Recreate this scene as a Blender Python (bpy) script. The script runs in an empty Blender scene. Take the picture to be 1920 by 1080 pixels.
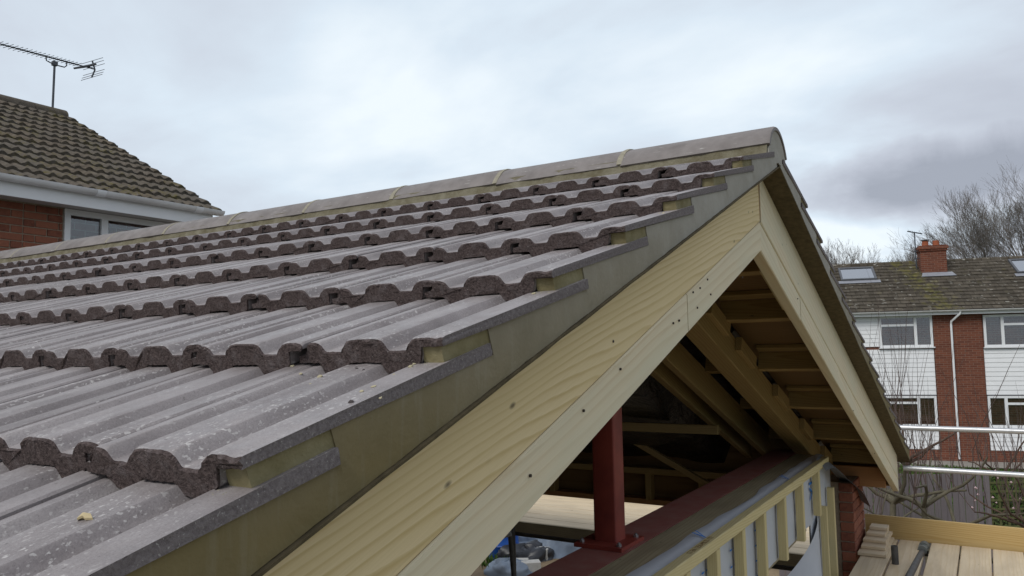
import bpy, bmesh, math, random
from mathutils import Vector, Matrix, noise
random.seed(7)
SC = bpy.context.scene
COL = SC.collection
# ------------------------------------------------------------------ camera
YAW, PIT, ROL = 1.0217, 0.0808, -0.0180
CAMP = Vector((0.6118, -0.6298, 0.1038))
_d = Vector((-math.cos(YAW)*math.cos(PIT), math.sin(YAW)*math.cos(PIT), math.sin(PIT)))
_r = _d.cross(Vector((0, 0, 1))).normalized()
_u = _r.cross(_d)
CR = _r*math.cos(ROL) + _u*math.sin(ROL)
CU = -_r*math.sin(ROL) + _u*math.cos(ROL)
CD = _d
cam = bpy.data.cameras.new('camera')
cam.sensor_width = 36.0
FPX = 1443.8
cam.lens = FPX/1920*36.0
cam.clip_start = 0.02
cam.clip_end = 2000
co = bpy.data.objects.new('camera', cam)
COL.objects.link(co)
co.matrix_world = Matrix(((CR.x, CU.x, -CD.x, CAMP.x), (CR.y, CU.y, -CD.y, CAMP.y), (CR.z, CU.z, -CD.z, CAMP.z), (0, 0, 0, 1)))
SC.camera = co
SC.render.resolution_x = 1024
SC.render.resolution_y = 576


def inview(P, m=0.12):
    q = Vector(P) - CAMP
    z = q.dot(CD)
    if z < 0.05:
        return False
    x = q.dot(CR)/z*FPX/960
    y = q.dot(CU)/z*FPX/540
    return abs(x) < 1+m and abs(y) < 1+m*1.6


# ------------------------------------------------------------------ world
SUN_AZ = Vector((-0.20, -0.98, 0)).normalized()     # horizontal direction towards the sun
SUN_EL = math.radians(45)
w = bpy.data.worlds.new('World')
SC.world = w
w.use_nodes = True
nt = w.node_tree
nt.nodes.clear()


def N(t, ty, **kw):
    n = t.nodes.new(ty)
    for k, v in kw.items():
        setattr(n, k, v)
    return n


def L(t, a, b):
    t.links.new(a, b)


def math_(t, op, a, b=None, c=None, clamp=False):
    n = N(t, 'ShaderNodeMath', operation=op)
    n.use_clamp = clamp
    for i, v in enumerate((a, b, c)):
        if v is None:
            continue
        if isinstance(v, (int, float)):
            n.inputs[i].default_value = v
        else:
            L(t, v, n.inputs[i])
    return n.outputs[0]


def mixc(t, f, a, b, bt='MIX'):
    n = N(t, 'ShaderNodeMix', data_type='RGBA', blend_type=bt)
    for s, v in ((0, f), (6, a), (7, b)):
        if isinstance(v, (int, float)):
            n.inputs[s].default_value = v
        elif isinstance(v, (tuple, list)):
            n.inputs[s].default_value = (*v[:3], 1)
        else:
            L(t, v, n.inputs[s])
    return n.outputs[2]


def ramp(t, f, pts):
    n = N(t, 'ShaderNodeValToRGB')
    e = n.color_ramp.elements
    while len(e) < len(pts):
        e.new(0.5)
    for i, (p, c) in enumerate(pts):
        e[i].position = p
        e[i].color = (c, c, c, 1) if isinstance(c, (int, float)) else (*c, 1)
    L(t, f, n.inputs[0])
    return n.outputs[0]


def noise_(t, vec, scale, detail=4, rough=0.55, dist=0.0):
    n = N(t, 'ShaderNodeTexNoise')
    n.inputs['Scale'].default_value = scale
    n.inputs['Detail'].default_value = detail
    n.inputs['Roughness'].default_value = rough
    n.inputs['Distortion'].default_value = dist
    if vec is not None:
        L(t, vec, n.inputs['Vector'])
    return n.outputs['Fac']


def mapping(t, vec, loc=(0, 0, 0), rot=(0, 0, 0), scale=(1, 1, 1)):
    n = N(t, 'ShaderNodeMapping')
    n.inputs['Location'].default_value = loc
    n.inputs['Rotation'].default_value = rot
    n.inputs['Scale'].default_value = scale
    L(t, vec, n.inputs['Vector'])
    return n.outputs[0]


sky = N(nt, 'ShaderNodeTexSky', sky_type='NISHITA')
sky.sun_disc = False
sky.sun_elevation = SUN_EL
sky.sun_rotation = math.atan2(SUN_AZ.x, SUN_AZ.y)
tc = N(nt, 'ShaderNodeTexCoord')
sep = N(nt, 'ShaderNodeSeparateXYZ')
L(nt, tc.outputs['Generated'], sep.inputs[0])
zz = math_(nt, 'ADD', math_(nt, 'MAXIMUM', sep.outputs[2], 0.0), 0.22)
cmb = N(nt, 'ShaderNodeCombineXYZ')
L(nt, math_(nt, 'DIVIDE', sep.outputs[0], zz), cmb.inputs[0])
L(nt, math_(nt, 'DIVIDE', sep.outputs[1], zz), cmb.inputs[1])
cv = mapping(nt, cmb.outputs[0], loc=(3.1, 1.7, 0.4), rot=(0, 0, 0.35), scale=(0.8, 1.0, 1))
n1 = noise_(nt, cv, 0.62, 6, 0.5, 0.35)
n2 = noise_(nt, cv, 2.1, 6, 0.55, 0.25)


def viewdir(px, py):
    return (CD + CR*((px-960)/FPX) - CU*((py-540)/FPX)).normalized()


def lobe(px, py, sharp, nz, amt):
    """soft bank of cloud or brighter gap around one direction of the sky, torn at its edge by noise"""
    d = viewdir(px, py)
    dp = N(nt, 'ShaderNodeVectorMath', operation='DOT_PRODUCT')
    dp.inputs[1].default_value = d
    L(nt, tc.outputs['Generated'], dp.inputs[0])
    a = math_(nt, 'SUBTRACT', 1.0, dp.outputs['Value'])
    a = math_(nt, 'MULTIPLY', a, sharp)
    a = math_(nt, 'ADD', a, math_(nt, 'MULTIPLY', math_(nt, 'SUBTRACT', nz, 0.5), amt))
    return math_(nt, 'POWER', 2.718, math_(nt, 'MULTIPLY', math_(nt, 'MAXIMUM', a, 0.0), -1.0))


bright = math_(nt, 'ADD', math_(nt, 'MULTIPLY', lobe(1080, 250, 16, n1, 3.5), 0.27),
               math_(nt, 'MULTIPLY', lobe(1600, 445, 70, n2, 2.0), 0.34))
lowz = ramp(nt, sep.outputs[2], [(0.0, 1.0), (0.45, 0.0)])
dens = math_(nt, 'ADD', math_(nt, 'MULTIPLY', n1, 0.72), math_(nt, 'MULTIPLY', n2, 0.30))
dens = math_(nt, 'ADD', math_(nt, 'MULTIPLY', math_(nt, 'SUBTRACT', dens, 0.51), 1.75), 0.45)
dens = math_(nt, 'SUBTRACT', dens, bright)
dens = math_(nt, 'SUBTRACT', dens, math_(nt, 'MULTIPLY', lowz, 0.06))
dark = N(nt, 'ShaderNodeCombineXYZ')
bank = mapping(nt, tc.outputs['Generated'], scale=(1, 1, 3.6))
d0 = viewdir(1755, 335)
dpn = N(nt, 'ShaderNodeVectorMath', operation='DISTANCE')
dpn.inputs[1].default_value = (d0.x, d0.y, d0.z*3.6)
L(nt, bank, dpn.inputs[0])
n3 = noise_(nt, tc.outputs['Generated'], 7.0, 5, 0.6, 0.3)
bk = math_(nt, 'ADD', dpn.outputs['Value'], math_(nt, 'MULTIPLY', math_(nt, 'SUBTRACT', n3, 0.5), 0.24))
bk = ramp(nt, bk, [(0.06, 1.0), (0.19, 0.0)])
dens = math_(nt, 'ADD', dens, math_(nt, 'MULTIPLY', bk, 0.52))
cc = ramp(nt, dens, [(0.0, (0.80, 0.87, 0.92)), (0.18, (0.65, 0.74, 0.825)), (0.40, (0.54, 0.585, 0.66)), (0.60, (0.45, 0.48, 0.55)), (0.85, (0.335, 0.36, 0.42))])
cl10 = mixc(nt, 1.0, cc, (10, 10, 10), 'MULTIPLY')
skyc = mixc(nt, 0.95, sky.outputs[0], cl10)
bg = N(nt, 'ShaderNodeBackground')
bg.inputs['Strength'].default_value = 0.086
L(nt, skyc, bg.inputs['Color'])
wo = N(nt, 'ShaderNodeOutputWorld')
L(nt, bg.outputs[0], wo.inputs['Surface'])

sl = bpy.data.lights.new('sun', 'SUN')
sl.energy = 1.5
sl.angle = math.radians(28)
sl.color = (1.0, 0.965, 0.91)
so = bpy.data.objects.new('sun', sl)
COL.objects.link(so)
sd = (SUN_AZ*math.cos(SUN_EL) + Vector((0, 0, math.sin(SUN_EL))))
so.rotation_euler = sd.to_track_quat('Z', 'Y').to_euler()
so.location = (0, -5, 12)
SC.view_settings.view_transform = 'Standard'
SC.view_settings.look = 'None'
SC.view_settings.exposure = 0.42
SC.view_settings.gamma = 1.0
SC.view_settings.use_curve_mapping = False

# ------------------------------------------------------------------ materials
M = {}


def mat(name, rough=0.8, spec=0.3, metal=0.0):
    m = bpy.data.materials.new(name)
    m.use_nodes = True
    t = m.node_tree
    b = t.nodes['Principled BSDF']
    b.inputs['Roughness'].default_value = rough
    b.inputs['Specular IOR Level'].default_value = spec
    b.inputs['Metallic'].default_value = metal
    M[name] = m
    return t, b


def setc(t, b, c):
    if isinstance(c, (tuple, list)):
        b.inputs['Base Color'].default_value = (*c, 1)
    else:
        L(t, c, b.inputs['Base Color'])


def bump(t, b, h, strength=0.4, dist=0.002):
    n = N(t, 'ShaderNodeBump')
    n.inputs['Strength'].default_value = strength
    n.inputs['Distance'].default_value = dist
    L(t, h, n.inputs['Height'])
    L(t, n.outputs[0], b.inputs['Normal'])


def ocoord(t, rnd=True):
    c = N(t, 'ShaderNodeTexCoord').outputs['Object']
    if not rnd:
        return c
    oi = N(t, 'ShaderNodeObjectInfo').outputs['Random']
    k = N(t, 'ShaderNodeCombineXYZ')
    L(t, math_(t, 'MULTIPLY', oi, 37.0), k.inputs[0])
    L(t, math_(t, 'MULTIPLY', oi, 91.0), k.inputs[1])
    L(t, math_(t, 'MULTIPLY', oi, 13.0), k.inputs[2])
    a = N(t, 'ShaderNodeVectorMath', operation='ADD')
    L(t, c, a.inputs[0])
    L(t, k.outputs[0], a.inputs[1])
    return a.outputs[0]


def orand(t):
    return N(t, 'ShaderNodeObjectInfo').outputs['Random']


def plain(name, c, rough=0.7, spec=0.3, var=0.25, scale=20, bs=0.0, bd=0.002, metal=0.0, c2=None, rnd=True):
    t, b = mat(name, rough, spec, metal)
    v = ocoord(t, rnd)
    f = noise_(t, v, scale, 5, 0.6)
    c2 = c2 or tuple(x*(1-var) for x in c)
    col = mixc(t, ramp(t, f, [(0.3, 0.0), (0.7, 1.0)]), c, c2)
    setc(t, b, col)
    if bs:
        bump(t, b, noise_(t, v, scale*6, 4, 0.6), bs, bd)
    return t, b


# new concrete roof tile, coated face: sandy grain, dusty bloom, lime splashes, scuffs
t, b = mat('tile_face', 0.5, 0.5)
v = ocoord(t)
f = noise_(t, v, 7, 6, 0.65)
col = mixc(t, ramp(t, f, [(0.32, 0.0), (0.70, 1.0)]), (0.178, 0.157, 0.155), (0.318, 0.288, 0.285))
col = mixc(t, math_(t, 'MULTIPLY', orand(t), 0.40), col, (0.165, 0.146, 0.143))
run = noise_(t, mapping(t, v, scale=(30, 2.2, 30)), 1.0, 4, 0.6)
col = mixc(t, math_(t, 'MULTIPLY', ramp(t, run, [(0.50, 0.0), (0.72, 1.0)]), 0.45), col, (0.37, 0.345, 0.34))
col = mixc(t, math_(t, 'MULTIPLY', ramp(t, run, [(0.28, 1.0), (0.46, 0.0)]), 0.40), col, (0.125, 0.105, 0.105))
g1 = noise_(t, v, 420, 3, 0.7)
col = mixc(t, math_(t, 'MULTIPLY', ramp(t, g1, [(0.30, 1.0), (0.50, 0.0)]), 0.38), col, (0.09, 0.075, 0.075))
col = mixc(t, math_(t, 'MULTIPLY', ramp(t, g1, [(0.56, 0.0), (0.74, 1.0)]), 0.28), col, (0.44, 0.41, 0.40))
s1 = noise_(t, mapping(t, v, scale=(0.8, 0.6, 1.0)), 250, 2, 0.5)
s2 = noise_(t, v, 6, 4, 0.65)
sp = math_(t, 'MULTIPLY', ramp(t, s1, [(0.595, 0.0), (0.66, 1.0)]), ramp(t, s2, [(0.44, 0.0), (0.62, 1.0)]))
s3 = math_(t, 'MULTIPLY', ramp(t, noise_(t, v, 85, 4, 0.7), [(0.66, 0.0), (0.75, 0.8)]), ramp(t, s2, [(0.5, 0.0), (0.7, 1.0)]))
col = mixc(t, math_(t, 'MULTIPLY', math_(t, 'MAXIMUM', sp, s3), 0.85), col, (0.52, 0.50, 0.48))
dk = ramp(t, noise_(t, v, 95, 3, 0.6), [(0.27, 1.0), (0.33, 0.0)])
col = mixc(t, math_(t, 'MULTIPLY', dk, 0.6), col, (0.07, 0.058, 0.055))
setc(t, b, col)
L(t, ramp(t, noise_(t, v, 30, 4, 0.6), [(0.3, 0.38), (0.7, 0.60)]), b.inputs['Roughness'])
bump(t, b, math_(t, 'ADD', g1, math_(t, 'MULTIPLY', noise_(t, v, 60, 4, 0.6), 1.2)), 0.35, 0.0016)

# rough uncoated concrete of butts and cut edges
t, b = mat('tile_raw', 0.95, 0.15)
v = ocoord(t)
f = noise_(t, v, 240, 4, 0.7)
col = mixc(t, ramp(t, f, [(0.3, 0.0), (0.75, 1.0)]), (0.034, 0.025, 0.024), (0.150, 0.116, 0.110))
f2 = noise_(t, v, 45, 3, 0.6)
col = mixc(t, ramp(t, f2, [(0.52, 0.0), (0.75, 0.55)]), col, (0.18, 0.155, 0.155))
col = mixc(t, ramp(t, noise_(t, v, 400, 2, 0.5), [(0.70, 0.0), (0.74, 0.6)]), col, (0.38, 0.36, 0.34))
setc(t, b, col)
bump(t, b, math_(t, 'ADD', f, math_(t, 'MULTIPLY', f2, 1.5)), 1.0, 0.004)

# cut verge edge: dusty sawn concrete
t, b = mat('tile_cut', 0.9, 0.2)
v = ocoord(t)
f = noise_(t, v, 200, 4, 0.7)
col = mixc(t, ramp(t, f, [(0.3, 0.0), (0.75, 1.0)]), (0.125, 0.106, 0.106), (0.250, 0.222, 0.220))
col = mixc(t, ramp(t, noise_(t, v, 320, 2, 0.5), [(0.66, 0.0), (0.72, 0.7)]), col, (0.42, 0.40, 0.38))
setc(t, b, col)
bump(t, b, f, 0.7, 0.003)

# ridge tile
t, b = mat('ridge_concrete', 0.6, 0.35)
v = ocoord(t)
col = mixc(t, ramp(t, noise_(t, v, 12, 5, 0.6), [(0.3, 0.0), (0.7, 1.0)]), (0.145, 0.128, 0.120), (0.225, 0.203, 0.192))
col = mixc(t, ramp(t, noise_(t, mapping(t, v, scale=(0.4, 3, 3)), 40, 3, 0.6), [(0.66, 0.0), (0.72, 0.7)]), col, (0.46, 0.45, 0.42))
setc(t, b, col)
bump(t, b, noise_(t, v, 150, 4, 0.65), 0.25, 0.001)

# mortar (graded by height: pale grey high up, darker olive brown low down)
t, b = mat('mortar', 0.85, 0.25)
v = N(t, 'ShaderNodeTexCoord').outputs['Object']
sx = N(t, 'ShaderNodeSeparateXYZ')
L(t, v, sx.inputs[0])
height_mix = ramp(t, math_(t, 'ADD', math_(t, 'MULTIPLY', sx.outputs[2], 1.0), math_(t, 'MULTIPLY', noise_(t, v, 3.0, 3, 0.5), 0.25)), [(0.08, 0.0), (0.60, 1.0)])
col = mixc(t, height_mix, (0.205, 0.162, 0.075), (0.39, 0.37, 0.325))
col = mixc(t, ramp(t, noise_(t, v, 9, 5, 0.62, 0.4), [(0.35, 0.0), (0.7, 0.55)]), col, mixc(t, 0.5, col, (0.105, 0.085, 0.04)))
sv2 = mapping(t, v, scale=(1, 14, 1.5))
col = mixc(t, ramp(t, noise_(t, sv2, 3.0, 4, 0.6), [(0.55, 0.0), (0.75, 0.22)]), col, (0.36, 0.35, 0.29))
setc(t, b, col)
bump(t, b, math_(t, 'ADD', noise_(t, v, 90, 5, 0.65), math_(t, 'MULTIPLY', noise_(t, v, 14, 4, 0.6, 0.6), 3.0)), 0.45, 0.003)
plain('mortar_pale', (0.33, 0.305, 0.235), 0.9, 0.2, 0.3, 60, 0.5, 0.002)
plain('mortar_fresh', (0.285, 0.25, 0.145), 0.9, 0.2, 0.3, 22, 0.7, 0.003, c2=(0.19, 0.158, 0.075))
plain('mortar_bed', (0.115, 0.100, 0.060), 0.9, 0.2, 0.35, 18, 1.0, 0.006, c2=(0.205, 0.188, 0.135))
plain('undercloak', (0.135, 0.108, 0.062), 0.9, 0.2, 0.45, 40, 0.5, 0.002)


def wood(name, c1, c2, ring=150.0, tilt=0.03, knots=True, rough=0.72, stain=None, streak=0.25, sat=1.0):
    t, b = mat(name, rough, 0.25)
    v = ocoord(t)
    base = N(t, 'ShaderNodeTexCoord').outputs['Object']
    rv = orand(t)
    # growth rings about a pith line running nearly along the plank
    off = N(t, 'ShaderNodeVectorMath', operation='ADD')
    L(t, base, off.inputs[0])
    k = N(t, 'ShaderNodeCombineXYZ')
    k.inputs[0].default_value = 0.0
    L(t, math_(t, 'SUBTRACT', math_(t, 'MULTIPLY', rv, 0.09), 0.02), k.inputs[1])
    L(t, math_(t, 'SUBTRACT', -0.01, math_(t, 'MULTIPLY', rv, 0.05)), k.inputs[2])
    L(t, k.outputs[0], off.inputs[1])
    wob = N(t, 'ShaderNodeTexNoise')
    wob.inputs['Scale'].default_value = 1.0
    wob.inputs['Detail'].default_value = 2
    L(t, mapping(t, v, scale=(0.9, 4, 4)), wob.inputs['Vector'])
    wsub = N(t, 'ShaderNodeVectorMath', operation='SUBTRACT')
    wsub.inputs[1].default_value = (0.5, 0.5, 0.5)
    L(t, wob.outputs['Color'], wsub.inputs[0])
    wsc = N(t, 'ShaderNodeVectorMath', operation='SCALE')
    wsc.inputs['Scale'].default_value = 0.034
    L(t, wsub.outputs[0], wsc.inputs[0])
    ad = N(t, 'ShaderNodeVectorMath', operation='ADD')
    L(t, mapping(t, off.outputs[0], rot=(0, tilt, tilt*1.3)), ad.inputs[0])
    L(t, wsc.outputs[0], ad.inputs[1])
    s = N(t, 'ShaderNodeSeparateXYZ')
    L(t, ad.outputs[0], s.inputs[0])
    r = math_(t, 'SQRT', math_(t, 'ADD', math_(t, 'MULTIPLY', s.outputs[1], s.outputs[1]), math_(t, 'MULTIPLY', s.outputs[2], s.outputs[2])))
    ph_ = noise_(t, mapping(t, v, scale=(0.7, 9, 9)), 1.0, 4, 0.55)
    saw = math_(t, 'FRACT', math_(t, 'ADD', math_(t, 'MULTIPLY', r, ring), math_(t, 'MULTIPLY', ph_, 2.6)))
    band = ramp(t, saw, [(0.0, 0.0), (0.55, 0.25), (0.86, 1.0), (0.97, 0.5), (1.0, 0.0)])
    fine = noise_(t, mapping(t, v, scale=(2.5, 160, 160)), 3.0, 4, 0.6)
    big = noise_(t, mapping(t, v, scale=(1.2, 6, 6)), 2.0, 3, 0.5)
    col = mixc(t, math_(t, 'MULTIPLY', math_(t, 'MULTIPLY', band, 1.0), ramp(t, noise_(t, mapping(t, v, scale=(0.8, 5, 5)), 1.3, 3, 0.5), [(0.3, 0.5), (0.65, 1.0)])), c1, c2)
    col = mixc(t, math_(t, 'MULTIPLY', ramp(t, fine, [(0.35, 0.0), (0.75, 1.0)]), streak), col, tuple(x*0.62 for x in c2))
    if stain:
        col = mixc(t, math_(t, 'MULTIPLY', ramp(t, big, [(0.4, 0.0), (0.65, 1.0)]), 0.6), col, stain)
    if knots:
        vo = N(t, 'ShaderNodeTexVoronoi', feature='F1')
        vo.inputs['Scale'].default_value = 1.0
        L(t, mapping(t, v, scale=(2.6, 7.5, 5.5)), vo.inputs['Vector'])
        kn = ramp(t, vo.outputs['Distance'], [(0.02, 1.0), (0.075, 0.0)])
        sc = N(t, 'ShaderNodeSeparateColor')
        L(t, vo.outputs['Color'], sc.inputs[0])
        kn = math_(t, 'MULTIPLY', kn, ramp(t, sc.outputs[0], [(0.60, 0.0), (0.62, 1.0)]))
        col = mixc(t, math_(t, 'MULTIPLY', kn, 0.8), col, (0.13, 0.075, 0.03))
        vo2 = N(t, 'ShaderNodeTexVoronoi', feature='F1')
        vo2.inputs['Scale'].default_value = 1.0
        L(t, mapping(t, v, scale=(7, 22, 15)), vo2.inputs['Vector'])
        sc2 = N(t, 'ShaderNodeSeparateColor')
        L(t, vo2.outputs['Color'], sc2.inputs[0])
        nl = math_(t, 'MULTIPLY', ramp(t, vo2.outputs['Distance'], [(0.03, 1.0), (0.09, 0.0)]), ramp(t, sc2.outputs[1], [(0.78, 0.0), (0.80, 1.0)]))
        col = mixc(t, math_(t, 'MULTIPLY', nl, 0.75), col, (0.07, 0.055, 0.04))
    setc(t, b, col)
    bump(t, b, math_(t, 'ADD', fine, math_(t, 'MULTIPLY', band, 0.6)), 0.18, 0.0012)


wood('pine_yellow', (0.79, 0.645, 0.385), (0.58, 0.435, 0.195), 110, 0.035, streak=0.16, stain=(0.70, 0.56, 0.30))
wood('pine_pale', (0.77, 0.68, 0.49), (0.66, 0.54, 0.345), 60, 0.02, stain=(0.66, 0.62, 0.455), streak=0.18)
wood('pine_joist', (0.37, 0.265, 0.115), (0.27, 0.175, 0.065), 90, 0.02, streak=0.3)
wood('pine_batten', (0.62, 0.53, 0.29), (0.50, 0.40, 0.18), 130, 0.02)
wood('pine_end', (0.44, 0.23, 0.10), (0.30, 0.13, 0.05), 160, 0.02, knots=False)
wood('plate_timber', (0.36, 0.31, 0.20), (0.26, 0.21, 0.12), 70, 0.02, stain=(0.20, 0.16, 0.10))
wood('scaffold_board', (0.66, 0.55, 0.39), (0.58, 0.45, 0.28), 50, 0.006, streak=0.28, stain=(0.47, 0.38, 0.26))
wood('toe_board', (0.50, 0.36, 0.16), (0.40, 0.26, 0.09), 70, 0.015, streak=0.35)
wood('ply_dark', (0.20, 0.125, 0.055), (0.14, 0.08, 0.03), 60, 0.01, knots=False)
wood('fence_wood', (0.185, 0.165, 0.17), (0.125, 0.11, 0.115), 90, 0.01, knots=False)
plain('red_primer', (0.27, 0.052, 0.034), 0.5, 0.35, 0.35, 8, 0.15, 0.001, c2=(0.17, 0.032, 0.025))
plain('red_primer_dusty', (0.26, 0.082, 0.064), 0.75, 0.25, 0.3, 9, 0.2, 0.001, c2=(0.29, 0.135, 0.115))
plain('nail_rust', (0.06, 0.045, 0.035), 0.7, 0.4, 0.4, 60)
plain('bolt_steel', (0.42, 0.42, 0.42), 0.4, 0.5, 0.3, 30, metal=0.8)
plain('membrane', (0.52, 0.545, 0.585), 0.6, 0.3, 0.12, 6, 0.25, 0.002)
plain('membrane_back', (0.30, 0.31, 0.34), 0.7, 0.3, 0.2, 6, 0.3, 0.002)
plain('blue_print', (0.03, 0.20, 0.60), 0.6, 0.3, 0.2, 40)
plain('faint_stamp', (0.30, 0.20, 0.09), 0.8, 0.2, 0.3, 40)
t, b = plain('black_film', (0.010, 0.009, 0.009), 0.28, 0.55, 0.3, 9)
v = ocoord(t)
bump(t, b, noise_(t, v, 5, 4, 0.6, 1.0), 0.9, 0.03)
plain('lead_flap', (0.22, 0.225, 0.235), 0.5, 0.4, 0.3, 10, 0.3, 0.002)
t, b = mat('brick', 0.9, 0.2)
v = ocoord(t)
rr = orand(t)
col = mixc(t, rr, (0.26, 0.100, 0.062), (0.14, 0.050, 0.034))
col = mixc(t, ramp(t, noise_(t, v, 25, 4, 0.65), [(0.35, 0.0), (0.7, 0.6)]), col, (0.31, 0.12, 0.068))
col = mixc(t, ramp(t, noise_(t, v, 90, 3, 0.6), [(0.6, 0.0), (0.75, 0.7)]), col, (0.07, 0.03, 0.024))
setc(t, b, col)
bump(t, b, noise_(t, v, 120, 4, 0.65), 0.6, 0.003)
plain('brick_joint', (0.34, 0.27, 0.20), 0.95, 0.15, 0.3, 40, 0.5, 0.002)
for nm, sc_, ca, cb, cm in (('brick_wall', 1.0, (0.20, 0.062, 0.036), (0.11, 0.035, 0.024), (0.22, 0.16, 0.12)), ('brick_far', 1.0, (0.185, 0.066, 0.040), (0.120, 0.043, 0.029), (0.21, 0.14, 0.105))):
    t, b = mat(nm, 0.92, 0.15)
    g = N(t, 'ShaderNodeTexCoord').outputs['Object']
    # wall sheets are built in a local frame: x along the wall, z up
    s = N(t, 'ShaderNodeSeparateXYZ')
    L(t, g, s.inputs[0])
    c = N(t, 'ShaderNodeCombineXYZ')
    L(t, math_(t, 'ADD', s.outputs[0], s.outputs[1]), c.inputs[0])
    L(t, s.outputs[2], c.inputs[1])
    br = N(t, 'ShaderNodeTexBrick')
    br.inputs['Scale'].default_value = 1.0
    br.inputs['Brick Width'].default_value = 0.225
    br.inputs['Row Height'].default_value = 0.075
    br.inputs['Mortar Size'].default_value = 0.006
    br.inputs['Color1'].default_value = (*ca, 1)
    br.inputs['Color2'].default_value = (*cb, 1)
    br.inputs['Mortar'].default_value = (*cm, 1)
    L(t, c.outputs[0], br.inputs['Vector'])
    col = mixc(t, ramp(t, noise_(t, g, 1.3, 4, 0.6), [(0.35, 0.0), (0.7, 0.4)]), br.outputs['Color'], mixc(t, 0.5, br.outputs['Color'], (0.07, 0.03, 0.022)))
    setc(t, b, col)
    bump(t, b, br.outputs['Fac'], -0.5, 0.006)
plain('white_upvc', (0.74, 0.75, 0.76), 0.4, 0.45, 0.06, 3)
plain('white_board', (0.78, 0.79, 0.80), 0.45, 0.4, 0.07, 2)
plain('gutter_white', (0.66, 0.66, 0.66), 0.35, 0.5, 0.14, 4, c2=(0.53, 0.52, 0.51))
plain('soffit_white', (0.50, 0.48, 0.46), 0.6, 0.3, 0.15, 4)
plain('curtain', (0.55, 0.55, 0.54), 0.9, 0.1, 0.2, 4)
plain('blind', (0.50, 0.51, 0.50), 0.8, 0.1, 0.3, 5)
plain('room_dark', (0.045, 0.045, 0.05), 0.95, 0.1, 0.4, 2)
plain('net_curtain', (0.20, 0.205, 0.20), 0.95, 0.1, 0.25, 5)


def glassmat(name, tint, refl):
    m = bpy.data.materials.new(name)
    m.use_nodes = True
    t = m.node_tree
    t.nodes.clear()
    g = N(t, 'ShaderNodeBsdfGlossy')
    g.inputs['Roughness'].default_value = 0.04
    g.inputs['Color'].default_value = (0.9, 0.93, 0.95, 1)
    tr = N(t, 'ShaderNodeBsdfTransparent')
    tr.inputs['Color'].default_value = (*tint, 1)
    lw = N(t, 'ShaderNodeLayerWeight')
    lw.inputs['Blend'].default_value = 0.25
    f = math_(t, 'ADD', math_(t, 'MULTIPLY', lw.outputs['Fresnel'], 0.6), refl, clamp=True)
    mx = N(t, 'ShaderNodeMixShader')
    L(t, f, mx.inputs[0])
    L(t, tr.outputs[0], mx.inputs[1])
    L(t, g.outputs[0], mx.inputs[2])
    o = N(t, 'ShaderNodeOutputMaterial')
    L(t, mx.outputs[0], o.inputs[0])
    M[name] = m


glassmat('glass', (0.80, 0.84, 0.85), 0.07)
glassmat('skylight_glass', (0.35, 0.38, 0.42), 0.62)
plain('skylight_frame', (0.10, 0.105, 0.115), 0.5, 0.4, 0.2, 5)
plain('lead', (0.27, 0.28, 0.31), 0.5, 0.4, 0.25, 6)
# old mossy tiles of the brick house
t, b = mat('old_tile', 0.95, 0.15)
v = ocoord(t)
gv = N(t, 'ShaderNodeNewGeometry').outputs['Position']
col = mixc(t, ramp(t, noise_(t, v, 14, 5, 0.65), [(0.3, 0.0), (0.7, 1.0)]), (0.058, 0.046, 0.034), (0.150, 0.125, 0.096))
col = mixc(t, math_(t, 'MULTIPLY', orand(t), 0.55), col, (0.105, 0.098, 0.088))
col = mixc(t, ramp(t, math_(t, 'ADD', math_(t, 'MULTIPLY', noise_(t, gv, 22, 4, 0.7), 0.6), math_(t, 'MULTIPLY', noise_(t, gv, 2.2, 3, 0.6), 0.5)), [(0.57, 0.0), (0.70, 0.7)]), col, (0.110, 0.094, 0.024))
setc(t, b, col)
bump(t, b, noise_(t, v, 90, 5, 0.7), 0.7, 0.006)
# terrace roof
t, b = mat('terrace_tile', 0.95, 0.12)
gv = N(t, 'ShaderNodeTexCoord').outputs['Object']
col = mixc(t, ramp(t, noise_(t, gv, 3.5, 6, 0.7), [(0.3, 0.0), (0.7, 1.0)]), (0.062, 0.053, 0.040), (0.130, 0.112, 0.088))
bt = N(t, 'ShaderNodeTexBrick')
bt.inputs['Scale'].default_value = 1.0
bt.inputs['Brick Width'].default_value = 0.3
bt.inputs['Row Height'].default_value = 0.27
bt.inputs['Mortar Size'].default_value = 0.012
bt.inputs['Color1'].default_value = (1, 1, 1, 1)
bt.inputs['Color2'].default_value = (0.55, 0.55, 0.55, 1)
bt.inputs['Mortar'].default_value = (0.3, 0.3, 0.3, 1)
L(t, gv, bt.inputs['Vector'])
col = mixc(t, 0.8, col, bt.outputs['Color'], 'MULTIPLY')
fl = ramp(t, noise_(t, mapping(t, gv, scale=(4.5, 7, 3)), 1.0, 3, 0.6), [(0.62, 0.0), (0.70, 1.0)])
col = mixc(t, math_(t, 'MULTIPLY', fl, 0.8), col, (0.36, 0.35, 0.31))
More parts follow.
